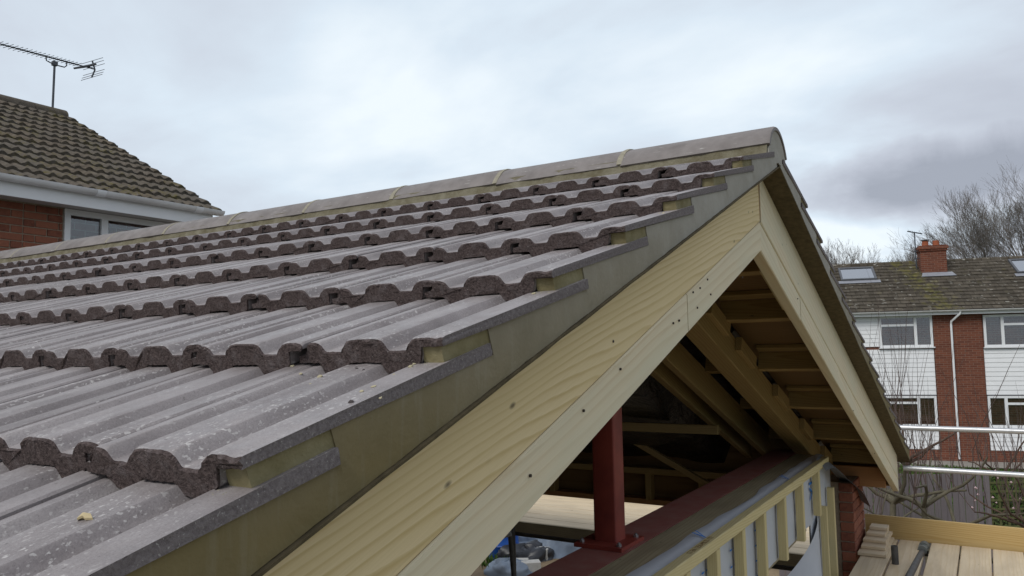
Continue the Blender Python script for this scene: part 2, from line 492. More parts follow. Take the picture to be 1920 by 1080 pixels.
# moss washed down from the chimney and scattered cushions
mo = N(t, 'ShaderNodeSeparateXYZ')
L(t, gv, mo.inputs[0])
lx = math_(t, 'ADD', mo.outputs[0], math_(t, 'MULTIPLY', mo.outputs[1], 0.22))
lx = math_(t, 'SUBTRACT', lx, 0.05)
lx = math_(t, 'ABSOLUTE', lx)
mm = math_(t, 'SUBTRACT', math_(t, 'ADD', noise_(t, gv, 3.5, 5, 0.7), 0.10), math_(t, 'MULTIPLY', lx, 0.26))
mm = math_(t, 'MAXIMUM', ramp(t, mm, [(0.50, 0.0), (0.66, 0.62)]), ramp(t, noise_(t, gv, 2.3, 5, 0.75), [(0.60, 0.0), (0.72, 0.55)]))
col = mixc(t, mm, col, mixc(t, ramp(t, noise_(t, gv, 6, 3, 0.5), [(0.4, 0.0), (0.6, 1.0)]), (0.085, 0.088, 0.012), (0.165, 0.145, 0.035)))
setc(t, b, col)
bump(t, b, noise_(t, gv, 30, 5, 0.7), 0.6, 0.02)
plain('galvanised', (0.58, 0.59, 0.60), 0.38, 0.5, 0.25, 12, metal=0.55)
plain('tube_dark', (0.11, 0.105, 0.10), 0.55, 0.4, 0.4, 14, metal=0.4)
plain('coupler', (0.20, 0.22, 0.21), 0.5, 0.4, 0.35, 25, metal=0.4)
plain('aerial_metal', (0.085, 0.095, 0.11), 0.5, 0.4, 0.3, 10, metal=0.3)
plain('soil', (0.27, 0.205, 0.13), 0.95, 0.1, 0.4, 1.2, 0.8, 0.05, c2=(0.16, 0.12, 0.08))
plain('lawn_soil', (0.060, 0.085, 0.022), 0.95, 0.1, 0.5, 2.5, 0.8, 0.05, c2=(0.035, 0.055, 0.014))
plain('grass_blade', (0.075, 0.13, 0.025), 0.8, 0.2, 0.4, 3, c2=(0.045, 0.085, 0.016))
plain('paving', (0.30, 0.28, 0.25), 0.9, 0.2, 0.25, 3, 0.4, 0.01)
plain('concrete_block', (0.46, 0.45, 0.42), 0.95, 0.15, 0.2, 20, 0.5, 0.005)
plain('tarpaulin', (0.19, 0.235, 0.30), 0.55, 0.35, 0.35, 3, 0.3, 0.01)
plain('black_sack', (0.02, 0.022, 0.028), 0.4, 0.5, 0.3, 5)
plain('blue_plastic', (0.012, 0.09, 0.40), 0.45, 0.45, 0.2, 5)
plain('red_cap', (0.40, 0.05, 0.035), 0.5, 0.4, 0.2, 9)
plain('bark', (0.12, 0.080, 0.060), 0.95, 0.15, 0.4, 9, 0.6, 0.01)
plain('bark_hazy', (0.20, 0.178, 0.16), 0.95, 0.1, 0.35, 2)  # far trees: distance haze put into the paler bark colour
plain('bark_green', (0.15, 0.135, 0.095), 0.95, 0.15, 0.4, 9, 0.6, 0.01)
plain('twig_brown', (0.12, 0.09, 0.08), 0.95, 0.1, 0.4, 5)
plain('ivy_leaf', (0.030, 0.042, 0.012), 0.7, 0.3, 0.6, 4, c2=(0.055, 0.062, 0.02))
plain('trellis_green', (0.115, 0.125, 0.05), 0.9, 0.2, 0.35, 9)
plain('blossom', (0.62, 0.45, 0.46), 0.8, 0.2, 0.2, 9)
plain('terracotta', (0.32, 0.10, 0.05), 0.9, 0.2, 0.3, 6)
plain('crumb', (0.48, 0.43, 0.29), 0.95, 0.15, 0.3, 80)
plain('crumb_dark', (0.07, 0.06, 0.06), 0.95, 0.15, 0.3, 80)
plain('wood_chip', (0.56, 0.46, 0.27), 0.85, 0.2, 0.25, 60)

# ------------------------------------------------------------------ helpers
WM = {}


def link(o, world, parent=None):
    COL.objects.link(o)
    WM[o.name] = world.copy()
    if parent is not None:
        o.parent = parent
        o.matrix_parent_inverse = WM[parent.name].inverted()
    o.matrix_basis = world
    return o


def tag(o, label=None, cat=None, group=None, kind=None):
    for k, v in (('label', label), ('category', cat), ('group', group), ('kind', kind)):
        if v:
            o[k] = v
    return o


def thing(name, label, cat, loc=(0, 0, 0), group=None):
    o = bpy.data.objects.new(name, None)
    o.empty_display_size = 0.1
    link(o, Matrix.Translation(Vector(loc)))
    return tag(o, label, cat, group)


class MB:
    def __init__(s):
        s.v = []
        s.f = []
        s.m = []

    def add(s, vs, fs, mi=0):
        o = len(s.v)
        s.v += [tuple(x) for x in vs]
        s.f += [tuple(i+o for i in f) for f in fs]
        s.m += [mi]*len(fs)
        return s

    def box(s, a, b, mi=0, M_=None):
        x0, y0, z0 = a
        x1, y1, z1 = b
        vs = [Vector(p) for p in ((x0, y0, z0), (x1, y0, z0), (x1, y1, z0), (x0, y1, z0), (x0, y0, z1), (x1, y0, z1), (x1, y1, z1), (x0, y1, z1))]
        if M_ is not None:
            vs = [M_ @ p for p in vs]
        return s.add(vs, [(0, 3, 2, 1), (4, 5, 6, 7), (0, 1, 5, 4), (1, 2, 6, 5), (2, 3, 7, 6), (3, 0, 4, 7)], mi)

    def loft(s, rings, cap=True, mi=0, closed=True):
        n = len(rings[0])
        vs = [p for r in rings for p in r]
        fs = []
        for i in range(len(rings)-1):
            for j in range(n if closed else n-1):
                k = (j+1) % n
                fs.append((i*n+j, i*n+k, (i+1)*n+k, (i+1)*n+j))
        if cap:
            fs.append(tuple(reversed(range(n))))
            fs.append(tuple((len(rings)-1)*n+j for j in range(n)))
        return s.add(vs, fs, mi)

    def tube(s, pts, rad, n=8, mi=0, cap=True):
        pts = [Vector(p) for p in pts]
        if not isinstance(rad, (list, tuple)):
            rad = [rad]*len(pts)
        rings = []
        t0 = (pts[1]-pts[0]).normalized()
        a = t0.orthogonal().normalized()
        for i, p in enumerate(pts):
            if i == 0:
                t_ = pts[1]-pts[0]
            elif i == len(pts)-1:
                t_ = pts[-1]-pts[-2]
            else:
                t_ = pts[i+1]-pts[i-1]
            t_.normalize()
            a = (a - t_*a.dot(t_))
            if a.length < 1e-6:
                a = t_.orthogonal()
            a.normalize()
            b_ = t_.cross(a)
            rings.append([p + (a*math.cos(2*math.pi*k/n) + b_*math.sin(2*math.pi*k/n))*rad[i] for k in range(n)])
        return s.loft(rings, cap, mi)

    def mesh(s, name, mats, smooth=None):
        me = bpy.data.meshes.new(name)
        me.from_pydata(s.v, [], s.f)
        for m in (mats if isinstance(mats, (list, tuple)) else [mats]):
            me.materials.append(M[m])
        me.polygons.foreach_set('material_index', s.m)
        if smooth is not None:
            me.polygons.foreach_set('use_smooth', [True]*len(s.f))
            me.set_sharp_from_angle(angle=math.radians(smooth))
        me.update()
        return me

    def build(s, name, mats, parent=None, M_=None, smooth=None):
        o = bpy.data.objects.new(name, s.mesh(name, mats, smooth))
        return link(o, M_ or Matrix.Identity(4), parent)


def obj(name, me, M_, parent=None):
    return link(bpy.data.objects.new(name, me), M_, parent)


def frame(o, x, y, z):
    return Matrix(((x[0], y[0], z[0], o[0]), (x[1], y[1], z[1], o[1]), (x[2], y[2], z[2], o[2]), (0, 0, 0, 1)))


_bc = {}


def plank_mesh(l, w_, h, mats, bev=0.003, key=None, miter=(0, 0)):
    """length along x from 0..l, width y centred, height z centred; miter shears the end faces along z"""
    k = (round(l, 3), round(w_, 3), round(h, 3), mats, bev, miter)
    if k in _bc:
        return _bc[k]
    mb = MB()
    y, z, c = w_/2, h/2, min(bev, w_/4, h/4)
    prof = [(-y+c, -z), (y-c, -z), (y, -z+c), (y, z-c), (y-c, z), (-y+c, z), (-y, z-c), (-y, -z+c)]
    n = max(2, int(l/0.5)+1)
    rings = []
    for i in range(n+1):
        f = i/n
        rings.append([Vector((l*f + (miter[0]*(1-f) + miter[1]*f)*q, p, q)) for p, q in prof])
    mb.loft(rings)
    _bc[k] = mb.mesh('plank', mats)
    return _bc[k]


def plank(name, p0, p1, wdir, w_, h, m, parent=None, bev=0.003, miter=(0, 0)):
    """wdir: direction of the width (y) axis; height axis follows"""
    p0, p1 = Vector(p0), Vector(p1)
    x = (p1-p0)
    l = x.length
    x.normalize()
    y = Vector(wdir)
    y = (y - x*y.dot(x)).normalized()
    z = x.cross(y)
    return obj(name, plank_mesh(l, w_, h, m, bev, miter=miter), frame(p0, x, y, z), parent)


def rnd(a, b):
    return random.uniform(a, b)


# ------------------------------------------------------------------ ground
GZ = -3.9
TH = 0.34975
CS, SN, TN = math.cos(TH), math.sin(TH), math.tan(TH)
YA = 2.28


def Lp(x, s, h):                      # left slope: x along ridge, s up the slope, h off the roof plane
    return Vector((x, s*CS - h*SN, s*SN + h*CS))


def Rp(x, s, h):                      # right slope mirrored about the ridge line
    p = Lp(x, s, h)
    return Vector((x, 2*YA - p.y, p.z))


def sheet(name, pts, z, m, kind='structure', sub=0):
    mb = MB()
    mb.add([(x, y, z) for x, y in pts], [tuple(range(len(pts)))])
    return tag(mb.build(name, m), kind=kind)


tag(sheet('ground', [(-400, -300), (400, -300), (400, 500), (-400, 500)], GZ-0.02, 'lawn_soil'))
# building yard: lumpy sand and rubble sheet
mb = MB()
nx, ny = 60, 60
X0, X1, Y0, Y1 = -16, 6, -8, 16.5
for i in range(nx+1):
    for j in range(ny+1):
        x, y = X0+(X1-X0)*i/nx, Y0+(Y1-Y0)*j/ny
        mb.v.append((x, y, GZ + 0.06*noise.noise(Vector((x*0.8, y*0.8, 0))) + 0.08))
for i in range(nx):
    for j in range(ny):
        a = i*(ny+1)+j
        mb.f.append((a, a+ny+1, a+ny+2, a+1))
        mb.m.append(0)
tag(mb.build('bare_ground', 'soil', smooth=60), kind='structure')

# ------------------------------------------------------------------ the new roof
G = 0.336
LT = 0.457
SB = -0.121
HB = 0.0500
TILT = math.atan2(HB, LT)
X0I = -0.261
COVER = 0.24
NCOL = 29
ROOF = thing('tiled_roof', 'new gabled extension roof of grey concrete tiles with pine bargeboards', 'roof', (-3.0, YA, -0.70))

def fillet(pl, tl_=0.0022, n=2):
    out = [pl[0]]
    for a, b, c in zip(pl, pl[1:], pl[2:]):
        va, vc = Vector(a)-Vector(b), Vector(c)-Vector(b)
        t1 = min(tl_, va.length*0.45)
        t2 = min(tl_, vc.length*0.45)
        p, q = Vector(b)+va.normalized()*t1, Vector(b)+vc.normalized()*t2
        for k in range(n+1):
            f = k/n
            w_ = (p*(1-f)**2 + Vector(b)*2*f*(1-f) + q*f*f)
            out.append((w_.x, w_.y))
    return out + [pl[-1]]


TOP = fillet([(0.0120, -0.0058), (0.0140, -0.0028), (0.0325, -0.0022), (0.0445, -0.0172), (0.0755, -0.0172), (0.0875, 0.0), (0.1525, 0.0), (0.1645, -0.0172), (0.1955, -0.0172), (0.2075, 0.0), (0.2330, 0.0)])
NOSE = [(0.2470, 0.0), (0.2500, -0.0030), (0.2500, -0.0095), (0.2230, -0.0100), (0.2180, -0.0330)]
VERGE = [(0.2610, 0.0), (0.2610, -0.0190), (0.2240, -0.0190), (0.2190, -0.0330)]
BOT = [(0.2010, -0.0485), (0.1600, -0.0485), (0.1500, -0.0335), (0.0920, -0.0335), (0.0800, -0.0485), (0.0400, -0.0485), (0.0300, -0.0335), (-0.0090, -0.0325), (-0.0105, -0.0225), (0.0030, -0.0215), (0.0070, -0.0125)]
BOTV = BOT


def resamp(poly, step):
    out = []
    for i, p in enumerate(poly):
        q = poly[(i+1) % len(poly)]
        l = math.hypot(q[0]-p[0], q[1]-p[1])
        n = max(1, int(round(l/step)))
        for k in range(n):
            out.append((p[0]+(q[0]-p[0])*k/n, p[1]+(q[1]-p[1])*k/n))
    return out


def tile_mesh(seed, verge=False, step=0.006, mirror=False, length=LT, chips=1.0):
    rn = random.Random(seed)
    poly = resamp(TOP + (VERGE if verge else NOSE) + BOT, step)
    n = len(poly)
    off = Vector((rn.uniform(0, 50), rn.uniform(0, 50), 0))
    rings = []
    ss = [0.0, 0.0035, 0.010, length*0.35, length*0.7, length-0.004, length]
    cu = sum(p[0] for p in poly)/n
    for ri, s in enumerate(ss):
        r = []
        for (u, z) in poly:
            du = dz = ds = 0.0
            a = noise.noise(Vector((u*160, z*160, 0))+off)
            bq = noise.noise(Vector((u*45, z*45, 3))+off)
            if ri == 0:
                ds = max(-0.0015, 0.0030*a + 0.0045*bq)*chips
                dz = -(0.0016 + 0.0034*abs(a))*chips if z > -0.019 and z > -0.0175+0 else 0.0008*a
                if bq > 0.42 and z > -0.01:
                    dz -= 0.005*chips
                    ds += 0.002
            elif ri == 1:
                dz = -0.0009*max(0, a+0.3)*chips
                ds = 0.0012*bq
            elif ri in (5, 6) and step < 0.012:
                ds = 0.002*bq
            if ri < 2 and z > -0.004:
                for uc in (0.0325, 0.0875, 0.1525, 0.2075, 0.249):
                    dz -= (0.0042 if ri == 0 else 0.0022)*math.exp(-((u-uc)/0.007)**2)*chips
            if verge and u > 0.2235 and -0.02 < z < -0.006:
                dz += 0.0065*(1-s/length)*min(1.0, -z/0.019)
            if verge and u > 0.255 and ri > 0:
                dz += 0.0012*noise.noise(Vector((s*55, z*90, 9))+off)
                du += 0.0016*noise.noise(Vector((s*70, z*150, 5))+off)
            r.append(Vector((u+du, s+ds, z+dz)))
        rings.append(r)
    mb = MB()
    mb.loft(rings, cap=False)
    # first strip of quads is rough butt edge
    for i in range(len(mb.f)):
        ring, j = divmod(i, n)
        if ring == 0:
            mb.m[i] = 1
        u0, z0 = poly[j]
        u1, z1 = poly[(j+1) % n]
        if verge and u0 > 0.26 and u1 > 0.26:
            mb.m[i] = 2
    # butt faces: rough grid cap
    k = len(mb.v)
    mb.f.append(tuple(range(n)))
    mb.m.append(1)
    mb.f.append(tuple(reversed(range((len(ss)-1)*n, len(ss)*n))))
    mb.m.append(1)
    if mirror:
        mb.v = [(-x, y, z) for x, y, z in mb.v]
        mb.f = [f for f in mb.f]
    else:
        mb.f = [tuple(reversed(f)) for f in mb.f]
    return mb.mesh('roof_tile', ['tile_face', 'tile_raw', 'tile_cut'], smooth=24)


def tile_low(mb, Mx, verge=False, mirror=False):
    poly = TOP + (VERGE if verge else NOSE) + BOT
    n = len(poly)
    vs = []
    for s in (0, LT):
        for u, z in poly:
            vs.append(Mx @ Vector((-u if mirror else u, s, z)))
    fs = []
    for j in range(n):
        k = (j+1) % n
        f = (j, k, n+k, n+j)
        fs.append(f if mirror else tuple(reversed(f)))
    f = tuple(range(n))
    fs.append(tuple(reversed(f)) if mirror else f)
    mb.add(vs, fs, 0)
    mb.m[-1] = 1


TS = Vector((0, CS, SN))
TNm = Vector((0, -SN, CS))


def tile_mx(k, j, jit=True):
    s0 = SB + k*G
    h0 = HB
    y = TS*math.cos(TILT) - TNm*math.sin(TILT)
    z = TS*math.sin(TILT) + TNm*math.cos(TILT)
    o = Lp(X0I - COVER*j, s0, h0)
    Mx = frame(o, Vector((1, 0, 0)), y, z)
    if jit:
        Mx = Mx @ Matrix.Translation(Vector((rnd(-0.0012, 0.0012), rnd(-0.0055, 0.0055), rnd(0, 0.0022)))) @ Matrix.Rotation(rnd(-0.005, 0.005), 4, 'Z') @ Matrix.Rotation(rnd(-0.007, 0.007), 4, 'Y')
    return Mx


MIR = Matrix.Translation(Vector((0, 2*YA, 0))) @ Matrix.Diagonal(Vector((-1, -1, 1, 1)))   # half turn about the ridge point (x -> -x, y mirrored)
near = [tile_mesh(100+i, False, 0.005) for i in range(7)]
midm = [tile_mesh(200+i, False, 0.009) for i in range(5)]
vergem = [tile_mesh(300+i, True, 0.005) for i in range(8)]
vergem_r = [tile_mesh(400+i, True, 0.012, mirror=True) for i in range(4)]
midr = tile_mesh(500, False, 0.012, mirror=True)
rest = MB()
cnt = 0
vi = 0
for k in range(-7, 7):
    for j in range(NCOL):
        Mx = tile_mx(k, j)
        c = Mx @ Vector((0.12, 0.2, 0))
        see = any(inview(Mx @ Vector(p), 0.10) for p in ((0, 0, 0), (0.24, 0, 0), (0, LT, 0), (0.24, LT, 0), (0.12, 0.2, 0)))
        if (see and cnt < 296) or (j == 0 and k >= -4):
            d = (c-CAMP).length
            if j == 0:
                me = vergem[vi % len(vergem)]
                vi += 1
            elif d < 2.2:
                me = random.choice(near)
            else:
                me = random.choice(midm)
            obj('roof_tile', me, Mx, ROOF)
            cnt += 1
        else:
            tile_low(rest, Mx, j == 0)
print('left slope tiles', cnt)
for k in range(-7, 7):
    for j in range(NCOL):
        # right slope: rotate the left-slope frame half a turn, tile mirrored so that its verge lies at x = 0
        s0 = SB + k*G
        y = Vector((0, -CS, SN))*math.cos(TILT) - Vector((0, SN, CS))*math.sin(TILT)
        z = Vector((0, -CS, SN))*math.sin(TILT) + Vector((0, SN, CS))*math.cos(TILT)
        o = Rp(X0I - COVER*j, s0, HB)
        Mx = frame(o, Vector((-1, 0, 0)), y, z) @ Matrix.Translation(Vector((rnd(-0.001, 0.001), rnd(-0.004, 0.004), rnd(0, 0.0015))))
        if j == 0:
            obj('roof_tile', random.choice(vergem_r), Mx, ROOF)
        else:
            tile_low(rest, Mx, False, True)
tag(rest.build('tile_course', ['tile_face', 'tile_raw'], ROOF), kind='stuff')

# --- verge mortar (one bed per course), both verges
for side in (0, 1):
    P = Lp if side == 0 else Rp
    bt = lambda s_, k_: HB*(1-(s_-SB-k_*G)/LT) - 0.0185 + 0.0065*(1-min(1.0, max(0.0, (s_-SB-k_*G)/LT)))
    xf = lambda s_: -0.0045 + 0.0016*noise.noise(Vector((s_*9, 3, side*7)))
    # one long face of mortar, its top following the undersides of the verge tiles
    rings = []
    for k in range(-7, 7):
        a0 = SB + (k-1)*G + LT if k > -7 else SB + k*G + 0.004
        a1 = SB + k*G + LT
        if k == 6:
            a1 += 0.03
        for i in range(13):
            s_ = a0 + (a1-a0)*i/12 + (0.0004 if i == 0 else 0)
            jl = 0.0012*noise.noise(Vector((s_*30, 2, side)))
            top = min(bt(s_, k), 0.03)
            rings.append([P(-0.045, s_, -0.062), P(xf(s_), s_, -0.062+jl), P(xf(s_)+0.0006, s_, -0.035), P(xf(s_), s_, top), P(-0.045, s_, top)])
    mb = MB()
    mb.loft(rings)
    if side == 0:
        mb.f = [tuple(reversed(f)) for f in mb.f]
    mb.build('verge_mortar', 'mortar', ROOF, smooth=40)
    # wedge of mortar squeezed between each pair of lapping verge tiles
    for k in range(-6, 7):
        a0, a1 = SB + k*G + 0.007, SB + (k-1)*G + LT + 0.002
        rings = []
        for i in range(7):
            s_ = a0 + (a1-a0)*i/6
            lo = HB*(1-(s_-SB-(k-1)*G)/LT) - 0.003
            jx = -0.0065 + 0.0012*noise.noise(Vector((s_*40, k, side)))
            e = 0.003*noise.noise(Vector((k*3.1, i, side))) if i == 0 else 0
            rings.append([P(-0.040, s_+e, lo), P(jx, s_-e, lo), P(jx, s_+e, bt(s_, k)), P(-0.040, s_, bt(s_, k))])
        mb = MB()
        mb.loft(rings)
        if side == 0:
            mb.f = [tuple(reversed(f)) for f in mb.f]
        mb.build('mortar_wedge', 'mortar_fresh', ROOF)
    # smeared mortar crumbs at the foot of each bed
    for k in range(-3, 7):
        if side:
            continue
        mb = MB()
        for q in range(16):
            x = rnd(-0.046, -0.004)
            s = SB + k*G + rnd(-0.016, 0.004)
            h = HB*(1-(s-SB-(k-1)*G)/LT)
            r = rnd(0.0015, 0.0045)
            mb.add([P(x+r*math.cos(a)*rnd(.7, 1.4), s+r*math.sin(a)*rnd(.7, 1.6), h+0.0003) for a in (0, 1.05, 2.1, 3.14, 4.2, 5.2)] + [P(x, s, h+r*0.5)],
                   [(i, (i+1) % 6, 6) for i in range(6)])
        mb.build('mortar_smear', 'mortar_pale', ROOF)
    # undercloak strip below the mortar
    mb = MB()
    rings = []
    for i in range(61):
        s = -2.50 + (2.426+2.50)*i/60
        jj = 0.002*noise.noise(Vector((s*25, side*5, 1)))
        jh = 0.0015*noise.noise(Vector((s*40, side*5, 4)))
        rings.append([P(-0.17, s, -0.0672), P(0.0005+jj, s, -0.0672+jh), P(0.0015+jj, s, -0.0630+jh), P(-0.17, s, -0.0630)])
    mb.loft(rings)
    if side == 0:
        mb.f = [tuple(reversed(f)) for f in mb.f]
    mb.build('undercloak', 'undercloak', ROOF)

# --- ridge
RL = 0.583
RW, RH = 0.145, 0.090
RR = (RW*RW+RH*RH)/(2*RH)
RC = 0.912 - RR
amax = math.asin(RW/RR)


def ridge_ring(x, r, am, jit=0.0, n=18):
    return [Vector((x, YA + r*math.sin(a), RC + r*math.cos(a))) for a in [-am + 2*am*i/n for i in range(n+1)]]


def ridge_mesh(l):
    mb = MB()
    rings = []
    xs = [0, -0.006, -l*0.5, -l+0.006, -l]
    for i, x in enumerate(xs):
        ch = 0.003 if i in (0, 4) else 0
        o_ = ridge_ring(x, RR-ch, amax)
        i_ = list(reversed(ridge_ring(x, RR-0.016+ch*0.3, amax)))
        rings.append([p - Vector((0, YA, RC)) for p in o_ + i_])
    mb.loft(rings)
    return mb.mesh('ridge_tile', 'ridge_concrete', smooth=40)


rm = ridge_mesh(RL-0.010)
x = 0.0
joints = []
i = 0
while x > -7.2:
    l = RL
    obj('ridge_tile', rm, Matrix.Translation(Vector((x, YA+rnd(-.003, .003), RC+rnd(-.003, .003)))) @ Matrix.Rotation(rnd(-.005, .005), 4, 'Z') @ Matrix.Rotation(rnd(-.005, .005), 4, 'Y'), ROOF)
    joints.append(x-l+0.005)
    x -= l
for xj in joints[:-1]:
    mb = MB()
    rings = []
    for dx in (-0.011, -0.004, 0.004, 0.011):
        rr = RR + (0.0022 if abs(dx) < 0.005 else 0.0004)
        rings.append([p + Vector((0.004*noise.noise(p*30), 0, 0)) for p in ridge_ring(xj+dx, rr, amax*0.985)] + list(reversed(ridge_ring(xj+dx, RR-0.008, amax*0.985))))
    mb.loft(rings)
    mb.build('ridge_joint', 'mortar_pale', ROOF, smooth=50)
# bedding under the ridge on both sides
for sg in (-1, 1):
    mb = MB()
    rings = []
    zb = RC + RR*math.cos(amax)
    for i in range(241):
        x = -0.010 - 7.2*i/240
        a = 0.006*noise.noise(Vector((x*9, sg, 0))) + 0.003*noise.noise(Vector((x*30, sg, 4)))
        y0 = YA + sg*(RW-0.014+a)
        y1 = YA + sg*(RW+0.004+a*1.5)
        rings.append([Vector((x, y0, zb+0.02)), Vector((x, y1, zb-0.030)), Vector((x, YA+sg*(RW+0.022+a), zb-0.054)), Vector((x, YA+sg*0.02, zb-0.06)), Vector((x, YA+sg*0.02, zb+0.02))])
    mb.loft(rings)
    if sg > 0:
        mb.f = [tuple(reversed(f)) for f in mb.f]
    mb.build('ridge_bedding', 'mortar_bed', ROOF, smooth=50)
# end disc of mortar
mb = MB()
rr_ = RR-0.0165
arc = [(YA + rr_*math.sin(a), RC + rr_*math.cos(a)) for a in [amax*0.99*(1-2*i/16) for i in range(17)]]
low = [(YA-0.16, 0.7605-0.16*TN+0.004), (YA, 0.7605+0.008), (YA+0.16, 0.7605-0.16*TN+0.004)]
poly = arc + low
mb.loft([[Vector((-0.06, y, z)) for y, z in poly], [Vector((-0.0055, y, z)) for y, z in poly]])
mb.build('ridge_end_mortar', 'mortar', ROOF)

# --- bargeboards: two planks on each verge
XB = -0.078
SA = (YA - 0)/CS          # s at ridge for h=0 (y = s*CS)


def s_at(y, h):
    return (y + h*SN)/CS


def barge(side, h0, h1, s0, s1, thick, m, xf, name='bargeboard'):
    P = Lp if side == 0 else Rp
    hm = (h0+h1)/2
    a, c = P(xf-thick/2, s0, hm), P(xf-thick/2, s1, hm)
    nrm = TNm if side == 0 else Vector((0, SN, CS))
    # miter so that the head cut is plumb
    ml = math.tan(TH)
    xdir = (c-a).normalized()
    o = plank(name, a, c, Vector((1, 0, 0)) if side == 0 else Vector((-1, 0, 0)), thick, abs(h1-h0), m, ROOF, miter=((0 if side == 0 else 0) or ml if True else 0, ml))
    return o


# z axis of the plank: x cross y ; left: slope x (1,0,0) -> -normal?  handled by equal miter on both ends
def barge2(side, h0, h1, s0, s1, thick, m, xf, cut0=True, name='bargeboard'):
    P = Lp if side == 0 else Rp
    mb = MB()
    H = abs(h1-h0)
    hm = (h0+h1)/2
    yax = Vector((1, 0, 0))
    xax = (P(0, 1, 0)-P(0, 0, 0)).normalized()
    zax = xax.cross(yax)
    nrm = TNm if side == 0 else Vector((0, SN, CS))
    sgn = 1 if zax.dot(nrm) > 0 else -1
    l = s1-s0
    c = 0.0035
    y, z = thick/2, H/2
    prof = [(-y+c, -z), (y-c, -z), (y, -z+c), (y, z-c), (y-c, z), (-y+c, z), (-y, z-c), (-y, -z+c)]
    rings = []
    for i in range(13):
        f = i/12
        e0 = TN if cut0 else 0.0
        # moving up the normal shifts the plumb cut towards higher s by tan(theta)*h
        rings.append([Vector((l*f + (e0*(1-f) + TN*f)*q*sgn, p, q)) for p, q in prof])
    mb.loft(rings)
    return mb.build(name, m, ROOF, frame(P(xf-thick/2, s0, hm), xax, yax, zax))


YE = 6.63                     # plumb cut of the right barge foot
sL = -2.30
for side, mU, mLw in ((0, 'pine_yellow', 'pine_pale'), (1, 'pine_pale', 'pine_pale')):
    hU = (-0.0682+-0.249)/2
    hLw = (-0.252+-0.352)/2
    s0 = -2.30 if side == 0 else s_at(2*YA-YE, hU)
    s0b = -2.30 if side == 0 else s_at(2*YA-YE, hLw)
    gap = 0.012
    barge2(side, -0.0682, -0.249, s0, s_at(YA-gap, hU), 0.046, mU, XB)
    if side == 0:
        sj = s_at(1.42, hLw)
        barge2(side, -0.252, -0.352, s0b, sj-0.0015, 0.046, mLw, XB-0.002)
        barge2(side, -0.252, -0.352, sj+0.0015, s_at(YA-0.002, hLw), 0.046, mLw, XB-0.001)
    else:
        sj = s_at(2*YA-2.95, hLw)
        barge2(side, -0.252, -0.352, s0b, sj-0.0015, 0.046, mLw, XB-0.001)
        barge2(side, -0.252, -0.352, sj+0.0015, s_at(YA-0.002, hLw), 0.046, mLw, XB-0.003)
# nail heads along the bargeboards
nm_ = MB()
nm_.loft([[Vector((x, 0.0030*math.cos(i*math.pi/4), 0.0030*math.sin(i*math.pi/4))) for i in range(8)] for x in (-0.002, 0.0012)])
nme = nm_.mesh('nail', 'nail_rust')
for px, py in ((1313, 540), (1300, 548), (1308, 577), (1327, 524), (1333, 552), (1263, 606), (1274, 601), (1164, 692), (1095, 770), (995, 892), (1392, 520), (1496, 560), (1600, 770), (1640, 850), (1150, 640)):
    d = CD + CR*((px-960)/FPX) - CU*((py-540)/FPX)
    pp = CAMP + d*((XB+0.0008-CAMP.x)/d.x)
    obj('nail', nme, Matrix.Translation(pp), ROOF)
# end of the ridge board between the planks
plank('ridge_board', (XB-0.004, YA, 0.66), (-7.2, YA, 0.66), (0, 1, 0), 0.022, 0.17, 'pine_end', ROOF)

# --- rafters, lookouts of the gable ladder
def rafter(side, xc, th, h0, h1, s0, y1, m='pine_joist', name='rafter'):
    return barge2(side, h0, h1, s0, s_at(y1 if side == 0 else y1, (h0+h1)/2), th, m, xc+th/2, name=name)


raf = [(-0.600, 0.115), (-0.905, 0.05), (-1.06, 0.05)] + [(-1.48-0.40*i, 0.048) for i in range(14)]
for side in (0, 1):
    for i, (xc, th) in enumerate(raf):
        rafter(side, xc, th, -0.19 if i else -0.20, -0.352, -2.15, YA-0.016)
RN = Vector((0, SN, CS))
RT = Vector((0, -CS, SN))


def along_x(name, side, y, h0, h1, xa, xb, th, m):
    """member running along x between rafters, its depth square to the slope"""
    yy = 2*YA-y if side == 1 else y
    hm = (h0+h1)/2
    P = Rp if side == 1 else Lp
    s = s_at(yy, hm)
    return plank(name, P(xa, s, hm), P(xb, s, hm), RT if side == 1 else TS, th, abs(h1-h0), m, ROOF, bev=0.002)


NY = [2.56, 2.80, 3.32, 4.06, 4.81, 5.60, 6.32]
for y in NY:
    along_x('lookout', 1, y, -0.215, -0.110, -0.126, -0.542, 0.045, 'pine_joist')
    along_x('lookout', 1, y-0.03, -0.108, -0.085, -0.126, -0.542, 0.06, 'pine_joist')
    along_x('lookout', 1, y+0.05, -0.212, -0.110, -0.664, -0.878, 0.045, 'pine_joist')
for y in (2.0, 1.4, 0.8, 0.2, -0.4, -1.0):
    along_x('lookout', 0, y, -0.215, -0.110, -0.126, -0.542, 0.045, 'pine_joist')
# short packers nailed along the first rafter
for y in (3.05, 3.55, 4.35, 5.10, 5.85):
    P0_ = Rp(-0.524, s_at(2*YA-y, -0.235), -0.235)
    P1_ = Rp(-0.524, s_at(2*YA-y-0.30, -0.235), -0.235)
    plank('packer', P0_, P1_, (1, 0, 0), 0.034, 0.075, 'pine_joist', ROOF)
# diagonal offcut behind the right barge near the apex
plank('packer', Rp(-0.150, s_at(2*YA-2.62, -0.24), -0.24), Rp(-0.150, s_at(2*YA-3.02, -0.24), -0.24), (1, 0, 0), 0.04, 0.09, 'pine_batten', ROOF)
